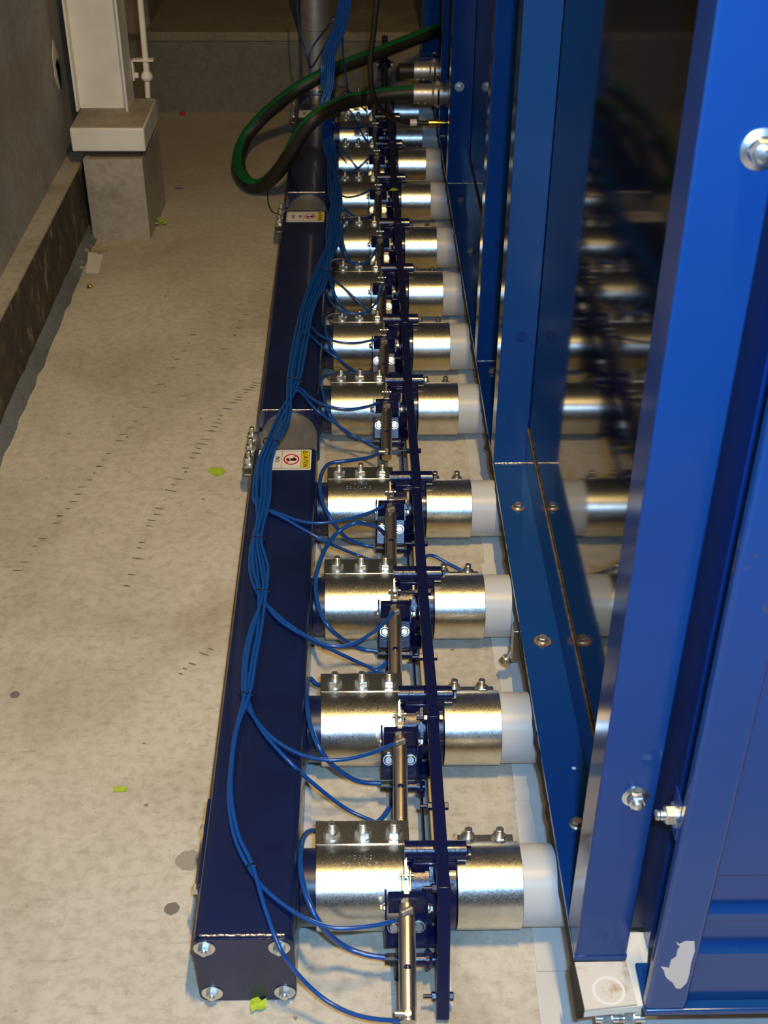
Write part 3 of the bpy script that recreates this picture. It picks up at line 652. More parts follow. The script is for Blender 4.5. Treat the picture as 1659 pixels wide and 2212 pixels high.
def mk_cyl():
    c = empty('air_cylinder'); ax = (CB_-CA).normalized(); L = (CB_-CA).length
    mb = MB(); mb.lathe(CA, CB_, [(0, .004), (0, .0122), (.022, .0122), (.022, .0131), (L-.018, .0131), (L-.018, .0124), (L, .0124), (L, 0)], n=32)
    mb.build('barrel', M['inox'], c)
    q = CA+ax*.098; up = Vector((0, ax.z*-1, ax.y)); up = (Vector((0, 0, 1)) - ax*ax.z).normalized()
    MB().sphere(q+up*.0030, .0108, sc=(.95, 1.1, 1)).build('port_plug', M['navyc'], c)
    rd = MB(); rd.cyl(CA, CA-ax*.024, .0042); rd.hexp(CA-ax*.001, CA-ax*.009, .0115, .2); rd.hexp(CA-ax*.016, CA-ax*.0205, .0075, .5)
    rd.build('rod_and_nuts', M['zinc'], c)
    F = Matrix.Translation(CA-ax*.020) @ Matrix(((1, 0, 0), (0, ax.y*-1, 0), (0, -ax.z, 1))).to_4x4()
    cv = MB(); F2 = Matrix.Translation(CA-ax*.0205)
    d = -ax; u = (Vector((0, 0, 1))-d*d.z).normalized(); s_ = d.cross(u)
    Fr = Matrix(((s_.x, d.x, u.x), (s_.y, d.y, u.y), (s_.z, d.z, u.z))).to_4x4(); Fr = F2 @ Fr
    cv.box(-.0075, .0075, 0, .010, -.006, .006, .001, Fr)
    for x in (-.0075, .0040): cv.box(x, x+.0035, .008, .034, -.0055, .0055, .0012, Fr)
    cv.build('clevis', M['zinc'], c)
    pn = MB(); a0 = Fr @ Vector((-.012, .028, 0)); a1 = Fr @ Vector((.012, .028, 0)); pn.cyl(a0, a1, .0028, n=12, c=.0005); pn.build('clevis_pin', M['zinc'], c)
    el = MB(); b0 = Vector((.0720, -.099, .1455)); el.cyl(b0-Vector((0, 0, .010)), b0+Vector((0, 0, .004)), .0052, n=14, c=.0008)
    el.lathe(b0+Vector((.003, .001, .002)), b0+Vector((-.0165, -.0095, .002)), [(0, 0), (0, .0046), (.004, .0046), (.0042, .0052), (.0125, .0052), (.013, .0043), (.018, .0043), (.018, 0)], n=16)
    el.build('elbow_fitting', M['alu'], c)
    el = MB(); b0 = CB_-ax*.008+up*.013; el.cyl(b0-up*.004, b0+up*.004, .0050, n=14)
    el.lathe(b0, b0+Vector((-.02, .001, 0)), [(0, 0), (0, .0045), (.019, .0045), (.019, 0)], n=14)
    el.build('elbow_fitting', M['alu'], c)
    return c
def mk_purge():
    c = empty('purge_pipe')
    mb = MB(); mb.lathe((.053, -.119, .050), (1, -.119, .050), [(0, 0), (0, .0105), (.060, .0105), (.060, 0)], n=24)
    mb.lathe((.098, -.119, .050), (1, -.119, .050), [(0, .0105), (0, .016), (.005, .0165), (.010, .012), (.010, .0105)], n=24)
    mb.build('pipe', M['navyc'], c)
    MB().box(.1015, .1045, -.128, -.060, .034, .048, .001).build('hanger_strap', M['navyc'], c)
    mb = MB(); mb.lathe((.0345, -.119, .052), (1, -.119, .052), [(0, .004), (0, .0092), (.0018, .0092), (.0018, .0084), (.004, .0084), (.004, .0095), (.0165, .0095), (.0165, .0070), (.020, .0070)], n=24)
    mb.build('push_fitting', M['rubber'], c)
    MB().cyl((.053, -.119, .040), (.053, -.119, .001), .004, n=10).build('foot_pin', M['navyc'], c)
    return c
def mk_pe():
    mb = MB(); L = .30; mb.lathe((.245, 0, ZC), (1, 0, ZC), [(0, .052), (0, .0655), (L, .0655)], n=48)
    return mb.build('white_pipe', M['pe'])
def mk_rod(L):
    c = empty('tie_rod')
    MB().cyl((0, 0, 0), (0, L, 0), .0020, n=8).build('rod', M['navyc'], c)
    for y in (.006, L-.006):
        MB().hexp((0, y-.004, 0), (0, y+.004, 0), .0055).build('nut', M['navyc'], c)
    return c
protoL, protoV, protoC, protoP = mk_left(), mk_valve(), mk_cyl(), mk_purge()
protoR = mk_right(); protoE = mk_pe()
KD = KIDS()
def place(proto, k, first, label, cat, group):
    o = proto if k == 0 else copy_tree(proto, None, KD)
    o.location = (0, YB[k], 0); tag(o, label, cat, group); return o
for k in range(12):
    n_ = nth(k)
    end = 'counted from the camera'
    w_ = {0: 'of all', 11: 'of all'}.get(k, end)
    place(protoL, k, 0, f'wide galvanised three-bolt coupling beside the manifold, {n_} {w_}', 'coupling', 'three-bolt couplings beside the manifold')
    place(protoV, k, 0, f'dark navy valve with shaft and bracket between two couplings, {n_} {w_}', 'valve', 'navy valves on the branch lines')
    place(protoC, k, 0, f'slim steel air cylinder leaning on its navy valve, {n_} {w_}', 'air cylinder', 'air cylinders on the valves')
    place(protoP, k, 0, f'short navy pipe with black push fitting under an air cylinder, {n_} {w_}', 'pipe', 'short navy pipes below the air cylinders')
    place(protoR, k, 0, f'short galvanised two-bolt coupling on the machine side, {n_} {w_}', 'coupling', 'two-bolt couplings on the machine side')
    place(protoE, k, 0, f'milky white plastic pipe running under the blue machine, {n_} {w_}', 'pipe', 'white plastic pipes under the machine')
# embossed maker words on some sleeves
def emboss(k, txts):
    par = [o for o in bpy.data.objects if o.name.startswith('pipe_coupling') and o.parent is None and abs(o.location.y-YB[k]) < 1e-4 and 'three-bolt' in o.get('label', '')][0]
    for i, (tx, arc, sz) in enumerate(txts):
        me = text_mesh(tx, sz, .0002); me.name = 'embossed_lettering'; me.materials.clear(); me.materials.append(M['galv'])
        for v in me.vertices:
            th = arc + v.co.y/RS                       # angle from the camera side, upwards
            r_ = RS + .0001 + max(v.co.z, 0)*2
            v.co = Vector((-.005+v.co.x*1.1, -math.cos(th)*r_, ZC+math.sin(th)*r_))
        o = bpy.data.objects.new('embossed_lettering', me); COL.objects.link(o); o.parent = par
emboss(0, [('MORRIS', math.radians(92), .011), ('COUPLING', math.radians(80), .011)])
emboss(3, [('MORRIS', math.radians(92), .011), ('COUPLING', math.radians(80), .011)])

# link bar above the valves
XB = .1235; ZB = .1905
def bar_thing(p0, p1, lab):
    c = empty('link_bar', p0); p0 = Vector(p0); p1 = Vector(p1)-p0; L = p1.length
    a = p1.normalized(); u = (Vector((0, 0, 1))-a*a.z).normalized(); s_ = a.cross(u)
    F = Matrix(((s_.x, a.x, u.x), (s_.y, a.y, u.y), (s_.z, a.z, u.z))).to_4x4()
    MB().box(-.0100, .0100, -.012, L+.012, -.0095, .0095, .0018, F).build('bar', M['navyc'], c)
    tag(c, lab, 'link bar', 'navy link bars over the valves')
    return c, F
def cross_bolt(c, F, y):
    mb = MB(); a0 = F @ Vector((.0135, y, 0)); a1 = F @ Vector((-.030, y, 0))
    mb.cyl(a0, a1, .0032, n=10); mb.hexp(F @ Vector((.0105, y, 0)), F @ Vector((.0165, y, 0)), .0068)
    mb.hexp(F @ Vector((-.0105, y, 0)), F @ Vector((-.0175, y, 0)), .0068)
    mb.build('bolt', M['navyc'], c)
c, F = bar_thing((XB-.0015, YB[0]-.184, .016), (XB, YB[0]-.098, ZB-.004), 'short navy leg bar slanting from the nearest valve down to the floor'); cross_bolt(c, F, .022)
for k in range(12):
    y1 = YB[k+1]-.100 if k < 11 else YB[k]+.10
    dx = .002 if k % 2 else -.001; dz = .004*(k % 2)
    c, F = bar_thing((XB+dx, YB[k]-.088, ZB+dz), (XB-dx*.5, y1, ZB+.002), f'navy square link bar above the valves, {nth(k)} ' + ('of all' if k in (0, 11) else 'counted from the camera'))
    cross_bolt(c, F, -.006); cross_bolt(c, F, .155)
    if k < 11:
        L = y1-YB[k]-.11
        r_ = mk_rod(L)
        r_.location = (.1065, YB[k]+.075, .055)
        tag(r_, f'thin dark tie rod low between branch lines, {nth(k)} ' + ('of all' if k == 0 else 'counted from the camera'), 'rod', 'thin tie rods left of the link bar')

# flat strip on the floor, and an added band imitating reflected light
tag(MB().box(.1205, .139, 1.16, 5.40, .0005, .004).build('floor_strip', M['sheet']), 'long narrow pale strip on the floor under the link bar', 'strip')
tag(MB().box(-.1075, -.092, 1.30, 5.20, .0005, .005).build('floor_strip', M['pe']), 'long narrow milky band standing in for reflected light on the floor along the manifold', 'strip')  # added band in place of light the metal throws on the floor
for k in range(12):
    y = 1.222+.3565*k; y1 = y+.3575
    if k == 11: y1 = 5.57
    dx = [0, .004, -.002, .006, .001, .005, 0, .003, -.002, .004, 0, .003][k]
    mb = MB().box(.277+dx, .95, y, y1-.0012, .0004, .0026+.0006*(k % 2))
    tag(mb.build('floor_sheet', M['sheet']), f'pale floor sheet reaching under the blue machine, {nth(k)} ' + ('full sheet' if k == 0 else 'of all' if k == 11 else 'full sheet from the camera'), 'floor sheet', 'pale sheets under the machine edge')
tag(MB().box(.272, .95, .60, 1.2208, .0004, .0030).build('floor_sheet', M['sheet']), 'pale floor sheet in the bottom right corner under the cream bracket', 'floor sheet', 'pale sheets under the machine edge')
# ------------------------------------------------------------------ air tubes
random.seed(11)
NB = len(BUNDLE)
Bp = [Vector(p) for p in BUNDLE]
HR = .0036
order = [f'{c}{k}' for k in range(12, 0, -1) for c in 'ab']
# slots of a packed strand: the tubes that travel furthest sit on the outside row
def slot(i, n):
    w_ = max(1, min(6, math.ceil(n/2.6))); r_ = i // w_; c_ = i % w_
    return ((c_-(w_-1)/2)*.0076 + (.0038 if r_ % 2 else 0), r_*.0066)
TIES = {26: 1, 21: 1, 18: 1, 16: 1, 13: 1, 11: 1}
travel = {nm: THIN[nm][0] for nm in order}
for nm in order:
    end, tail = THIN[nm]
    pts = []
    ph = random.uniform(0, 6.3)
    for j in range(end+1):
        here = sorted([q for q in order if travel[q] >= j], key=lambda q: (travel[q], q))
        i = here.index(nm); dx, dz = slot(i, len(here))
        loose = 1.0 if (j in TIES or j < 10) else 1.25
        if j in (19, 20, 17): loose = 2.0
        base = Bp[j]; a = (Bp[min(j+1, NB-1)]-Bp[max(j-1, 0)]).normalized()
        side = a.cross(Vector((0, 0, 1))) if abs(a.z) < .8 else Vector((1, 0, 0))
        side = side.normalized(); up = side.cross(a).normalized()
        if up.z < 0 and abs(a.z) < .8: up = -up
        if abs(a.z) >= .8: up = Vector((0, -1, 0))
        if side.x < 0: side = -side
        wob = .0008*math.sin(j*1.3+ph)
        pts.append(base + side*(dx*loose+wob) + up*(dz))
    full = pts + [Vector(p) for p in tail]
    o = MB().tube(full, HR, n=9, sub=5).build('air_tube', M['hose'])
    k = int(nm[1:])
    where = 'top elbow' if nm[0] == 'a' else 'near end'
    tag(o, f'thin blue air tube to the {where} of the {nth(k-1)} air cylinder' + ('' if k in (1, 12) else ' from the camera'), 'air tube', 'thin blue air tubes of the bundle')
for k, pth in THICK.items():
    o = MB().tube(pth, .0047, n=10, sub=6).build('air_tube', M['hose'])
    tag(o, f'thicker blue tube looping past the {nth(k-1)} three-bolt coupling' + ('' if k == 1 else ', counted from the camera'), 'air tube', 'thicker blue tubes looping into the push fittings')
for nm, pth, lab in (('L1', LOOSE1, 'thin blue tube hanging along the left edge of the tall duct'), ('L2', LOOSE2, 'thin blue tube looping across the front of the tall duct'), ('L3', LOOSE3, 'thin blue tube hanging just right of the blue bundle at the back')):
    tag(MB().tube(pth, HR, n=8).build('air_tube', M['hose']), lab, 'air tube')
tag(MB().tube([(.118, YB[2]+.10, .10), (.150, 2.215, .085), (.19, 2.205, .07), (.225, 2.196, .055), (.26, 2.185, .05)], .0040, n=9).build('air_tube', M['hose']), 'short blue tube running from the link bar behind the third two-bolt coupling', 'air tube')
def tie(j, n, lab, nb=None, rr=None):
    p = Bp[j] if isinstance(j, int) else Vector(j)
    jj = j if isinstance(j, int) else nb
    a = (Bp[min(jj+1, NB-1)]-Bp[max(jj-1, 0)]).normalized(); s_ = a.cross(Vector((0, 0, 1))).normalized(); u = s_.cross(a)
    if u.z < 0: u = -u
    w_ = max(1, min(6, math.ceil(n/2.6))); rows = math.ceil(n/w_)
    A = w_*.0038+.0025; Bh = rows*.0036+.002; c = p + u*((rows-1)*.0033)
    path = [c + s_*(A*math.cos(t*math.pi/10)) + u*(Bh*math.sin(t*math.pi/10)) for t in range(21)]
    c_ = empty('cable_tie', tuple(c))
    o = MB().tube(path, .0014, n=6, raw=True).build('strap', M['black'], c_); o.location = -c
    q = c + s_*(A+.001)*(1 if s_.x > 0 else -1)
    h_ = MB().box(-.0035, .0035, -.003, .003, -.0035, .0035, .0008).build('tie_head', M['black'], c_); h_.location = q-c
    tail = MB().box(-.0005, .0005, -.002, .002, 0, .008).build('tie_tail', M['black'], c_); tail.location = q-c
    tag(c_, lab, 'cable tie', 'black cable ties round the tube bundle')
tie(26, 2, 'black cable tie round two blue tubes near the front end of the manifold')
tie(21, 4, 'black cable tie where the tubes split for the second valve')
tie(18, 6, 'black cable tie where the tubes split for the third valve')
tie(16, 8, 'black cable tie on the bundle between the caution sticker and the third valve')
tie(13, 10, 'black cable tie on the bundle over the nearest round coupling')
tie(11, 12, 'black cable tie on the bundle at the near end of the middle manifold')
tie(8, 14, 'black cable tie on the bundle halfway along the middle manifold')
# big black hose with a green stripe
o = MB().tube(GREEN_HOSE, .0265, n=28, sub=8, ref=(-.35, -.10, .9), stripe=(25, 26, 27, 0, 1, 2, 3)).build('rubber_hose', [M['bigrub'], M['green']])
tag(o, 'thick black rubber hose with a green stripe looping over the far manifold', 'hose')
def camlock(x, y, z, ln, r, lab):
    c = empty('hose_connector', (x, y, z)); tag(c, lab, 'hose connector', 'aluminium hose connectors on the machine')
    MB().lathe((0, 0, 0), (1, 0, 0), [(0, .027), (0, r), (ln*.55, r), (ln*.62, r*1.12), (ln*.9, r*1.12), (ln*.9, r*.95), (ln, r*.95), (ln, r*.7)], n=40).build('body', M['alu'], c)
    for s_ in (-1, 1):
        a = MB(); a.cyl((ln*.74, -.012, s_*r*1.05), (ln*.74, .012, s_*r*1.05), .010, n=18, c=.002)
        a.box(ln*.72, ln*.78, -r*1.22-.002, -r*1.10, -r*.8, r*.8, .002)
        a.build('cam_arm', M['alu'], c)
    rg = MB(); path = [(ln*.74+.010*math.cos(t*.5), -.004, r*1.25+.012+.012*math.sin(t*.5)) for t in range(11)]
    rg.tube(path, .0018, n=7, sub=3).build('pull_ring', M['brass'], c)
    for x_ in (ln*.14, ln*.36):
        MB().cyl((x_, -r*.90, r*.40), (x_, -r*.98, r*.44), .0045, n=14, c=.001).build('screw', M['zinc'], c)
        MB().cyl((x_, -r*.60, -r*.75), (x_, -r*.68, -r*.84), .0045, n=14, c=.001).build('screw', M['zinc'], c)
    MB().lathe((ln, 0, 0), (ln+1, 0, 0), [(0, r*.8), (0, r*1.35), (.386-x-ln, r*1.35)], n=36).build('wall_flange', M['alu'], c)
    return c
camlock(.200, 4.60, .377, .118, .036, 'cast aluminium hose connector joined to the lower end of the black hose')
camlock(.215, 4.95, .36, .105, .036, 'second cast aluminium hose connector just behind the first')
MB_ = MB().cyl((.155, 4.95, .36), (.220, 4.95, .36), .0275, n=26, c=.004).build('hose_end', M['bigrub']); tag(MB_, 'short dark rubber hose stub on the connector behind', 'hose')
c = empty('signal_cable', (.13, 4.5, .3)); tag(c, 'thin black cable with a white tag and brass plug at the machine', 'cable')
def R_(o): o.location = -c.location; return o
R_(MB().tube(CABLE, .0095, n=12, sub=6).build('cable', M['bigrub'], c))
R_(MB().cyl((.190, 4.600, .2725), (.214, 4.600, .2725), .0125, n=20).build('white_tag', M['white'], c))
br = MB(); br.lathe((.258, 4.60, .272), (1, 4.60, .272), [(0, 0), (0, .0115), (.034, .0115), (.034, .008), (.040, .008), (.040, .0125), (.056, .0125), (.056, .007), (.068, .007), (.068, .004), (.126, .004)], n=20)
R_(br.build('brass_plug', M['brass'], c))
# dark clamp post at the back
c2 = empty('clamp_post', (.110, 5.30, 0)); tag(c2, 'dark upright pipe with a bolted clamp standing behind the far branch', 'post')
MB().cyl((0, 0, 0.001), (0, 0, .40), .012, n=16).build('post', M['rubber'], c2)
mb = MB(); mb.cyl((0, 0, .275), (0, 0, .305), .024, n=20, c=.003); mb.box(-.035, .035, -.006, .006, .280, .298, .002); mb.build('clamp', M['rubber'], c2)
mb = MB(); hexhead(mb, (.03, -.006, .289), (0, -1, 0), .006, .005, .008); hexhead(mb, (-.03, -.006, .289), (0, -1, 0), .006, .005, .008); mb.build('bolt', M['zinc'], c2)
# small black lead by the floor near the loop
tag(MB().tube([(-.345, 4.62, .003), (-.335, 4.50, .004), (-.315, 4.42, .003), (-.285, 4.40, .003), (-.256, 4.405, .02)], .0022, n=7).build('thin_wire', M['rubber']), 'thin black wire lying on the floor beside the hose loop', 'wire')

# ------------------------------------------------------------------ the blue machine
H = empty('machine_housing', (.35, 3.0, .15)); tag(H, 'tall blue machine wall with glossy dark panels and upright posts along the right', 'machine')
def Q(o): o.location = -H.location; return o
XF, XM = .309, .386; ZF = .166
YEND = 5.55; TOP = 2.0
Q(MB().box(XF, XM, 1.132, YEND, ZF-.012, ZF, .0012).build('base_flange', M['blue'], H))
Q(MB().box(XM-.006, XM, 1.20, YEND, ZF, .256, .001).build('upright_flange', M['blue'], H))
Q(MB().tube([(XM-.003, y/10, .2575+random.uniform(-.0006, .0006)) for y in range(12, 56)], .0022, n=6, raw=True).build('caulk_bead', M['caulk'], H))
# ragged foam gasket below the flange
gk = MB(); random.seed(5); vs = []; nseg = 190
for i in range(nseg+1):
    y = 1.132+(YEND-1.132)*i/nseg; j = random.uniform(-.0035, .0015) if random.random() < .55 else 0
    vs += [(XF+.001+j, y, ZF-.012), (XF-.001+j, y, ZF-.035), (XF+.035, y, ZF-.035), (XF+.035, y, ZF-.012)]
fs = []
for i in range(nseg):
    for k in range(4): fs.append((4*i+k, 4*i+(k+1) % 4, 4*i+4+(k+1) % 4, 4*i+4+k))
fs += [(0, 1, 2, 3)]
gk.add(vs, fs, False); Q(gk.build('foam_gasket', M['gasket'], H))
POSTS = [1.132, 2.460, 2.960, 4.268, 4.770]
PD = .068
for i, y in enumerate(POSTS):
    mb = MB(); mb.box(XF, XM-.001, y, y+PD, ZF, TOP, .003)
    P_ = Q(mb.build('post', M['blue'], H))
    if i == 0: FRONT_POST = P_
    if i > 0:
        wl = MB(); n = 30; path = [(XF+.002+(XM-XF-.006)*q/n, y-.0005+random.uniform(-.0008, .0008), ZF+random.uniform(0, .0012)) for q in range(n+1)]
        o = wl.tube(path, .0028, n=6, raw=True).build('weld_bead', M['weld'], P_)
        wv = MB().tube([(XM-.003, y-.0005, ZF+.25+.02*q) for q in range(50)], .0014, n=5, raw=True).build('weld_line', M['blue'], P_)
    # plug or bolt on the face, about half a metre up
    if i in (1, 2):
        MB().cyl((.352, y, .495), (.352, y-.002, .495), .0125, n=26).build('hole_plug', M['dkblue'], P_)
    if i == 3:
        mb = MB(); mb.cyl((.339, y, .500), (.339, y-.0015, .500), .016, n=24); mb.hexp((.339, y-.0015, .5), (.339, y-.010, .5), .010, .3); mb.cyl((.339, y-.010, .5), (.339, y-.016, .5), .006, n=14); mb.build('bolt', M['zinc'], P_)
# front post: two flange bolts
P0 = FRONT_POST
for x, z, r_ in ((.357, .503, .0135), (.369, 1.362, .0150)):
    mb = MB(); p = Vector((x, 1.132, z))
    mb.lathe(p, p+Vector((0, -1, 0)), [(0, r_*1.32), (.0018, r_*1.32), (.0045, r_*.9)], n=28)
    mb.hexp(p+Vector((0, -.003, 0)), p+Vector((0, -.014, 0)), r_*.93, .5)
    mb.lathe(p+Vector((0, -.014, 0)), p+Vector((0, -1, 0)), [(0, r_*.62), (.003, r_*.6), (.0055, r_*.4), (.0065, 0)], n=18)
    mb.build('bolt', M['zinc'], P0)
# glossy panels between the posts
ends = [1.190]+POSTS[1:]+[YEND]
for i in range(5):
    ya = (POSTS[i]+PD) if i else 1.20
    yb = ends[i+1] if i < 4 else YEND
    Q(MB().box(XM-.001, XM+.012, ya+.001, yb-.001, .256, TOP).build('dark_panel', M['panel'], H))
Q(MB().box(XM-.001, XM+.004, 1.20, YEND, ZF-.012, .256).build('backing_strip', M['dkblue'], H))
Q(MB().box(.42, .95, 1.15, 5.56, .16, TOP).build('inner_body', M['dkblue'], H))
EC = Q(MB().box(.268, .345, 5.43, 5.548, .285, TOP, .004).build('end_post', M['blue'], H))
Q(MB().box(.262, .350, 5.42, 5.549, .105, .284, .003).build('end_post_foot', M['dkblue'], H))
mb = MB(); hexhead(mb, (.300, 5.42, .235), (0, -1, 0), .008, .007, .011); hexhead(mb, (.300, 5.42, .20), (0, -1, 0), .008, .007, .011); Q(mb.build('bolt', M['zinc'], H))
Q(MB().box(.3035, .3130, 1.055, 1.131, .128, .1480, .001).build('foam_gasket', M['gasket'], H))
Q(MB().box(XM, .450, 1.185, 1.20, .16, TOP).build('recess_plate', M['recess'], H))
# bolts through the base flange
for y, rusty in ((1.378, 0), (1.831, 1), (2.279, 1), (2.90, 0), (3.32, 0), (3.675, 0), (4.10, 0), (4.60, 0)):
    mb = MB()
    if rusty: Q(MB().cyl((.347, y, ZF), (.347, y, ZF+.0009), .0165 if y < 2 else .0140, n=26).build('rust_ring', M['rust'], H))
    mb.lathe((.347, y, ZF+.0008), (.347, y, 1), [(0, .0118), (.0015, .0118), (.004, .0088)], n=24)
    mb.hexp((.347, y, ZF+.003), (.347, y, ZF+.0115), .0092, y*3)
    mb.cyl((.347, y-.004, ZF-.0125), (.347, y-.004, ZF-.020), .005, n=10)
    Q(mb.build('bolt', M['rustyz'], H))
fl = MB(); fl.prism([(.3570, 1.500), (.3605, 1.4985), (.3640, 1.5005), (.3640, 1.504), (.3600, 1.5055), (.3570, 1.504)], ZF, ZF+.0006)
Q(fl.build('paint_chip', M['white'], H))
# front frame standing just ahead of the wall
G = empty('front_frame', (.5, 1.09, .15)); tag(G, 'scuffed blue front frame with ribbed panel in the bottom right corner', 'machine frame')
def Qg(o): o.location = -G.location; return o
XG = .4015
mb = MB(); mb.box(XG-.004, .4565, 1.050, 1.070, .155, TOP, .0055, seg=3); Qg(mb.build('corner_post', M['scuffed'], G))
Qg(MB().box(.446, .456, 1.070, 1.19, .156, TOP).build('side_web', M['recess'], G))
Qg(MB().box(XG-.004, XG-.0015, 1.068, 1.105, .490, .552, .001).build('bolt_tab', M['dkblue'], G))
# ribbed panel
rb = [(1.064, .158), (1.064, .262), (1.078, .272), (1.078, .322), (1.066, .332), (1.066, .345), (1.078, .352), (1.078, .415), (1.064, .428), (1.064, 1.0), (1.078, 1.01), (1.078, TOP), (1.10, TOP), (1.10, .158)]
vs = [(.4555, y, z) for y, z in rb]+[(1.05, y, z) for y, z in rb]; m = len(rb)
pn = MB(); pn.add(vs, [(k, (k+1) % m, m+(k+1) % m, m+k) for k in range(m)]+[tuple(range(m)), tuple(range(m, 2*m))])
Qg(pn.build('ribbed_panel', M['scuffed'], G))
Qg(MB().box(.3975, 1.05, 1.048, 1.128, .144, .156, .003).build('bottom_rail', M['scuffed'], G))
Qg(MB().box(.3965, 1.05, 1.052, 1.120, .138, .1445).build('sealing_strip', M['gasket'], G))
chip = [(0.4209, 0.3097), (0.4255, 0.3044), (0.4323, 0.3104), (0.4448, 0.3102), (0.4485, 0.2892), (0.4473, 0.2643), (0.4485, 0.2389), (0.4479, 0.2196), (0.4415, 0.205), (0.4348, 0.2062), (0.4276, 0.22), (0.4207, 0.2266), (0.4157, 0.2347), (0.412, 0.2476), (0.4071, 0.2556), (0.4186, 0.2522), (0.4188, 0.2696), (0.4249, 0.2773), (0.4247, 0.2928), (0.4273, 0.2989), (0.4222, 0.3051)]
Mf = Matrix(((1, 0, 0, 0), (0, 0, -1, 1.0500), (0, 1, 0, 0), (0, 0, 0, 1)))
Qg(MB().prism(chip, 0, .0004, Mf).build('bare_patch', M['bare'], G))['label'] = 'torn white bare patch on the blue post'
# bolt and nut through the gap between frame and post
b = MB(); bz = .520; by = 1.085
b.lathe((.3720, by, bz), (1, by, bz), [(0, 0), (0, .0060), (.001, .0068), (.002, .0062), (.004, .0068), (.006, .0062), (.008, .0068), (.010, .0068), (.0125, .0068)], n=16)
b.hexp((.3955, by, bz), (.3835, by, bz), .0128, .2); b.cyl((.3945, by, bz), (.3975, by, bz), .0165, n=24); b.hexp((.400, by, bz), (.409, by, bz), .0115, .5)
Qg(b.build('bolt', M['zinc'], G))
# cream corner bracket
K = empty('corner_bracket', (.352, 1.09, .15)); tag(K, 'cream painted steel corner bracket below the front blue post', 'bracket')
def Qk(o): o.location = -K.location; return o
kb = MB(); kb.prism([(.3135, 1.053), (.3895, 1.061), (.3855, 1.131), (.3100, 1.131)], .1485, .1535); Qk(kb.build('top_plate', M['rustcream'], K))
kb = MB(); kb.prism([(.3895, 1.061), (.4010, 1.063), (.4300, 1.184), (.3840, 1.184), (.3855, 1.131)], .1400, .1495); Qk(kb.build('side_rail', M['cream'], K))
kb = MB(); kb.prism([(.3135, 1.053), (.4010, 1.0615), (.4010, 1.0655), (.3135, 1.057)], .1360, .1487); Qk(kb.build('front_lip', M['cream'], K))
ringm = MB(); n = 30
ringm.lathe((.352, 1.083, .1534), (.352, 1.083, 1), [(0, .0195), (.0006, .0195), (.0006, .0235), (0, .0235)], n=36); Qk(ringm.build('weld_ring', M['white'], K))
for x in (.352, .384):
    b = MB(); b.cyl((x-.018, 1.062, .118), (x+.020, 1.062, .118), .0055, n=12); b.hexp((x-.010, 1.062, .118), (x+.002, 1.062, .118), .0105, .3); b.cyl((x+.002, 1.062, .118), (x+.004, 1.062, .118), .013, n=20)
    Qk(b.build('bolt', M['zinc'], K))
Qk(MB().box(.340, .400, 1.066, 1.072, .100, .149, .001).build('bolt_plate', M['cream'], K))
# bolt end sticking from under the machine
b = empty('hex_bolt', (.300, 1.90, .05)); tag(b, 'dark hex bolt sticking out below the machine edge beside the second white pipe', 'bolt')
q = MB(); q.hexp((-.014, 0, 0), (-.006, 0, .012), .013); q.cyl((-.008, 0, .008), (.008, .012, .035), .006, n=14); q.box(.0, .03, -.01, .02, .012, .09, .001); q.build('bolt_and_clip', M['zinc'], b)
tag(MB().tube([(.312+.008*math.cos(t*.52), 2.60+.010*math.sin(t*.52), .12) for t in range(13)], .0014, n=7, sub=2).build('wire_ring', M['rubber']), 'small dark wire loop poking from under the machine by the far rail', 'ring')

# ------------------------------------------------------------------ things lying on the floor
def leaf(cx, cy, pts, z, lab, name='lime_scrap', m=None, cat='scrap', base=0):
    mb = MB(); n = len(pts)
    vs = [(cx+x, cy+y, base+z*(.4+.6*abs(math.sin(i*1.7)))) for i, (x, y) in enumerate(pts)]+[(cx, cy, base+z*.9)]
    vs += [(x, y, q-.0006 if q-.0006 > base else base+.0002) for x, y, q in vs]
    fs = [(i, (i+1) % n, n) for i in range(n)]+[((i+1) % n+n+1, i+n+1, 2*n+1) for i in range(n)]+[(i, (i+1) % n, (i+1) % n+n+1, i+n+1) for i in range(n)]
    mb.add(vs, fs); return tag(mb.build(name, m or M['lime']), lab, cat)
leaf(-.363, 2.683, [(-.022, .006), (-.014, .020), (.002, .019), (.014, .013), (.022, .004), (.018, -.012), (.006, -.022), (-.010, -.012), (-.020, -.004)], .003, 'flat lime green scrap on the floor left of the round coupling')
leaf(-.444, 1.617, [(-.013, -.006), (-.012, .004), (-.004, .007), (.004, .003), (.013, .006), (.013, -.006), (.0, -.007)], .003, 'small lime green scrap on the floor near the bottom left')
leaf(-.162, 1.166, [(-.012, .012), (-.002, .014), (.004, .008), (.012, .010), (.013, -.004), (.006, -.010), (-.003, -.009), (-.010, -.014), (-.013, -.002)], .010, 'crumpled lime green scrap against the front end of the manifold')
leaf(.117, 4.10, [(-.015, 0), (-.004, .014), (.012, .016), (.016, -.004), (0, -.006)], .004, 'small green leaf resting on the link bar at the ninth valve', base=.203)
pa = empty('paper_card', (-.888, 3.955, .002)); tag(pa, 'blank off-white card lying by the left kerb', 'card')
mb = MB(); mb.add([(-.014, -.072, .001), (.030, -.072, .001), (.018, .078, .001), (-.030, .078, .012), (-.014, -.072, .0016), (.030, -.072, .0016), (.018, .078, .0016), (-.030, .078, .0126)],
    [(0, 1, 2, 3), (7, 6, 5, 4), (0, 4, 5, 1), (1, 5, 6, 2), (2, 6, 7, 3), (3, 7, 4, 0)]); mb.build('card', M['paper'], pa)
random.seed(9)
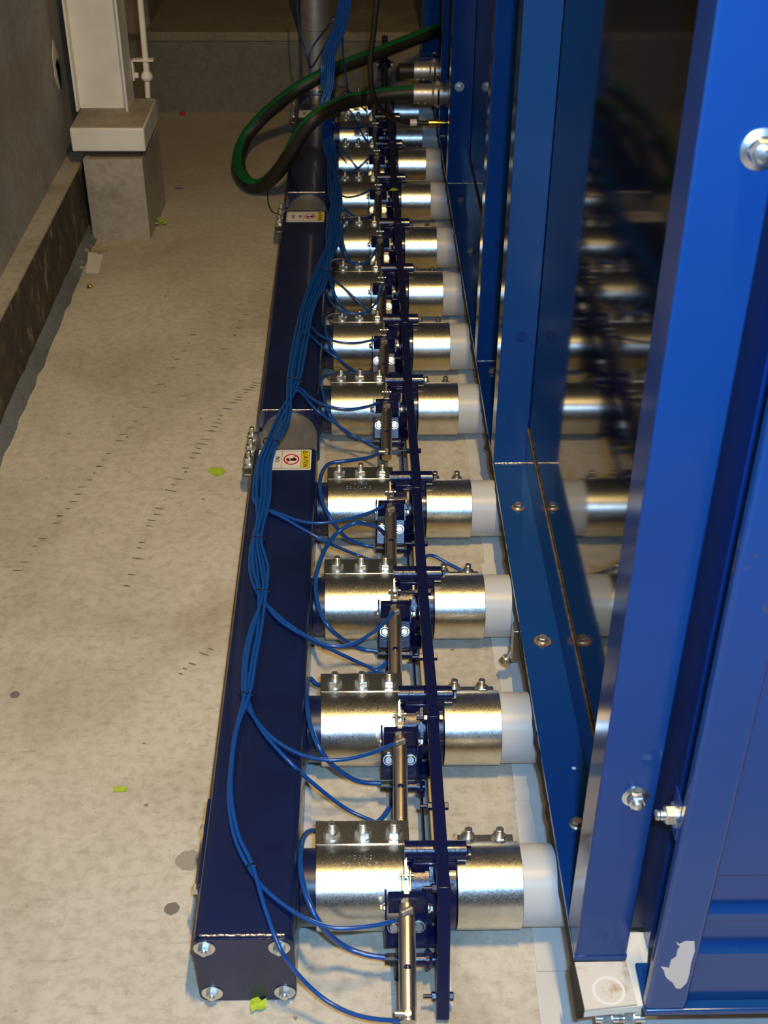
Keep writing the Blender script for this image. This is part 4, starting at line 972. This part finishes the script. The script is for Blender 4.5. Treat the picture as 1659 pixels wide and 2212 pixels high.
def blades(cx, cy, n, h, lab, m, name):
    mb = MB()
    for i in range(n):
        a = random.uniform(0, 6.28); l = h*random.uniform(.6, 1.1)
        mb.tube([(cx, cy, .001), (cx+math.cos(a)*l*.4, cy+math.sin(a)*l*.4, l*.5), (cx+math.cos(a)*l, cy+math.sin(a)*l, l*.55)], .0014, n=5, sub=3)
    return tag(mb.build(name, m), lab, 'weed')
M['straw'] = mat('dry_straw', (.45, .35, .10), .8)
blades(-.880, 4.06, 12, .028, 'tuft of dry yellow grass behind the card by the kerb', M['straw'], 'dry_grass_tuft')
w_ = empty('weed', (-.706, 4.29, 0)); tag(w_, 'small green weed growing at the corner of the concrete pier', 'weed')
mb = MB()
for i in range(9):
    a = i*.8; r = .010+.004*(i % 3); x, y, z = r*math.cos(a), r*math.sin(a), .014+.004*(i % 4)
    mb.sphere((x, y, z), .007, n=7, m=5, sc=(1, .8, .35)); mb.tube([(0, 0, 0), (x*.5, y*.5, z*.8), (x, y, z)], .0008, n=4, sub=2)
mb.build('leaves', M['lime'], w_)
def pebble(x, y, r, lab, m=None, name='mortar_crumb'):
    bm = bmesh.new(); bmesh.ops.create_icosphere(bm, subdivisions=2, radius=r)
    for v in bm.verts: v.co *= random.uniform(.75, 1.2); v.co.z *= .7
    me = bpy.data.meshes.new(name); bm.to_mesh(me); bm.free(); me.materials.append(m or M['pier'])
    o = bpy.data.objects.new(name, me); COL.objects.link(o); o.location = (x, y, r*.6)
    return tag(o, lab, 'crumb', 'mortar crumbs in the gutter')
for i, (x, y, r) in enumerate([(-.932, 4.20, .012), (-.940, 4.13, .011), (-.930, 4.05, .014), (-.945, 4.02, .012), (-.935, 3.96, .013), (-.925, 3.92, .011), (-.926, 4.10, .009)]):
    pebble(x, y, r, 'crumb of grey mortar in the gutter beside the card, ' + ['last behind the card', 'between pier and card', 'level with the card top', 'nearest the kerb', 'level with the card foot', 'nearest of all', 'smallest of them'][i])
o = pebble(-.871, 3.775, .010, 'shiny gold crumpled foil bit on the floor below the card', M['brass'], 'foil_bit'); o['category'] = 'foil'; del o['group']
o = pebble(-.77, 5.55, .012, 'small red bit on the floor at the foot of the back step', M['red'], 'red_bit'); o['category'] = 'scrap'; del o['group']
tag(MB().box(-.015, .015, -.003, .003, 0, .003).build('blue_sliver', M['hose'], None, (-.683, 4.66, 0)), 'short blue plastic sliver on the floor right of the pier', 'scrap')
# tyre and scuff marks (dirt with a shape of its own)
sc = MB(); random.seed(21)
def marks(path, n, ln, wd, ang):
    P_ = smooth([Vector((x, y, 0)) for x, y in path], 12)
    for i in range(n):
        p = P_[int(i*(len(P_)-1)/n)]
        if random.random() < .18: continue
        l = ln*random.uniform(.5, 1.3); a = ang+random.uniform(-.1, .1); c_, s_ = math.cos(a), math.sin(a)
        ox, oy = p.x+random.uniform(-.004, .004), p.y
        q = [(-l, -wd), (0, -wd*1.2), (l, -wd*.3), (l, wd*.4), (0, wd), (-l, wd*.7)]
        sc.add([(ox+x*c_-y*s_, oy+x*s_+y*c_, .0004) for x, y in q], [tuple(range(6))])
M['scuff'] = mat('tyre_scuff', (.20, .17, .14), .8)
marks([(-.775, 2.28), (-.68, 2.65), (-.58, 3.05), (-.46, 3.65)], 46, .010, .0018, -.05)
marks([(-.52, 2.2), (-.50, 2.45), (-.43, 2.75), (-.36, 3.0), (-.27, 3.17)], 40, .012, .0022, -.25)
marks([(-.37, 1.93), (-.30, 2.02)], 6, .010, .002, -.5)
marks([(-.40, 3.35), (-.28, 3.9)], 16, .009, .0018, -.2)
tag(sc.build('tyre_scuffs', M['scuff']), 'rows of short dark tyre scuff marks on the concrete floor', 'scuff marks', kind='stuff')
# oil spots on the floor
M['stain'] = mat('damp_stain', (.36, .31, .24), .6)
def stain(cx, cy, r, lab, m):
    mb = MB(); n = 26; vs = [(cx+r*random.uniform(.88, 1.08)*math.cos(2*math.pi*k/n), cy+r*random.uniform(.88, 1.08)*math.sin(2*math.pi*k/n), .0003) for k in range(n)]
    mb.add(vs, [tuple(range(n))]); tag(mb.build('floor_stain', m), lab, 'stain')
stain(-.300, 1.452, .023, 'round damp brown stain on the floor beside the front manifold side plate', M['stain'])
stain(-.693, 1.872, .010, 'dark pitted spot on the floor near the left edge of the photo', M['scuff'])
stain(-.318, 1.352, .013, 'dark grey chipped spot on the floor beside the lower side bolt', M['scuff'])
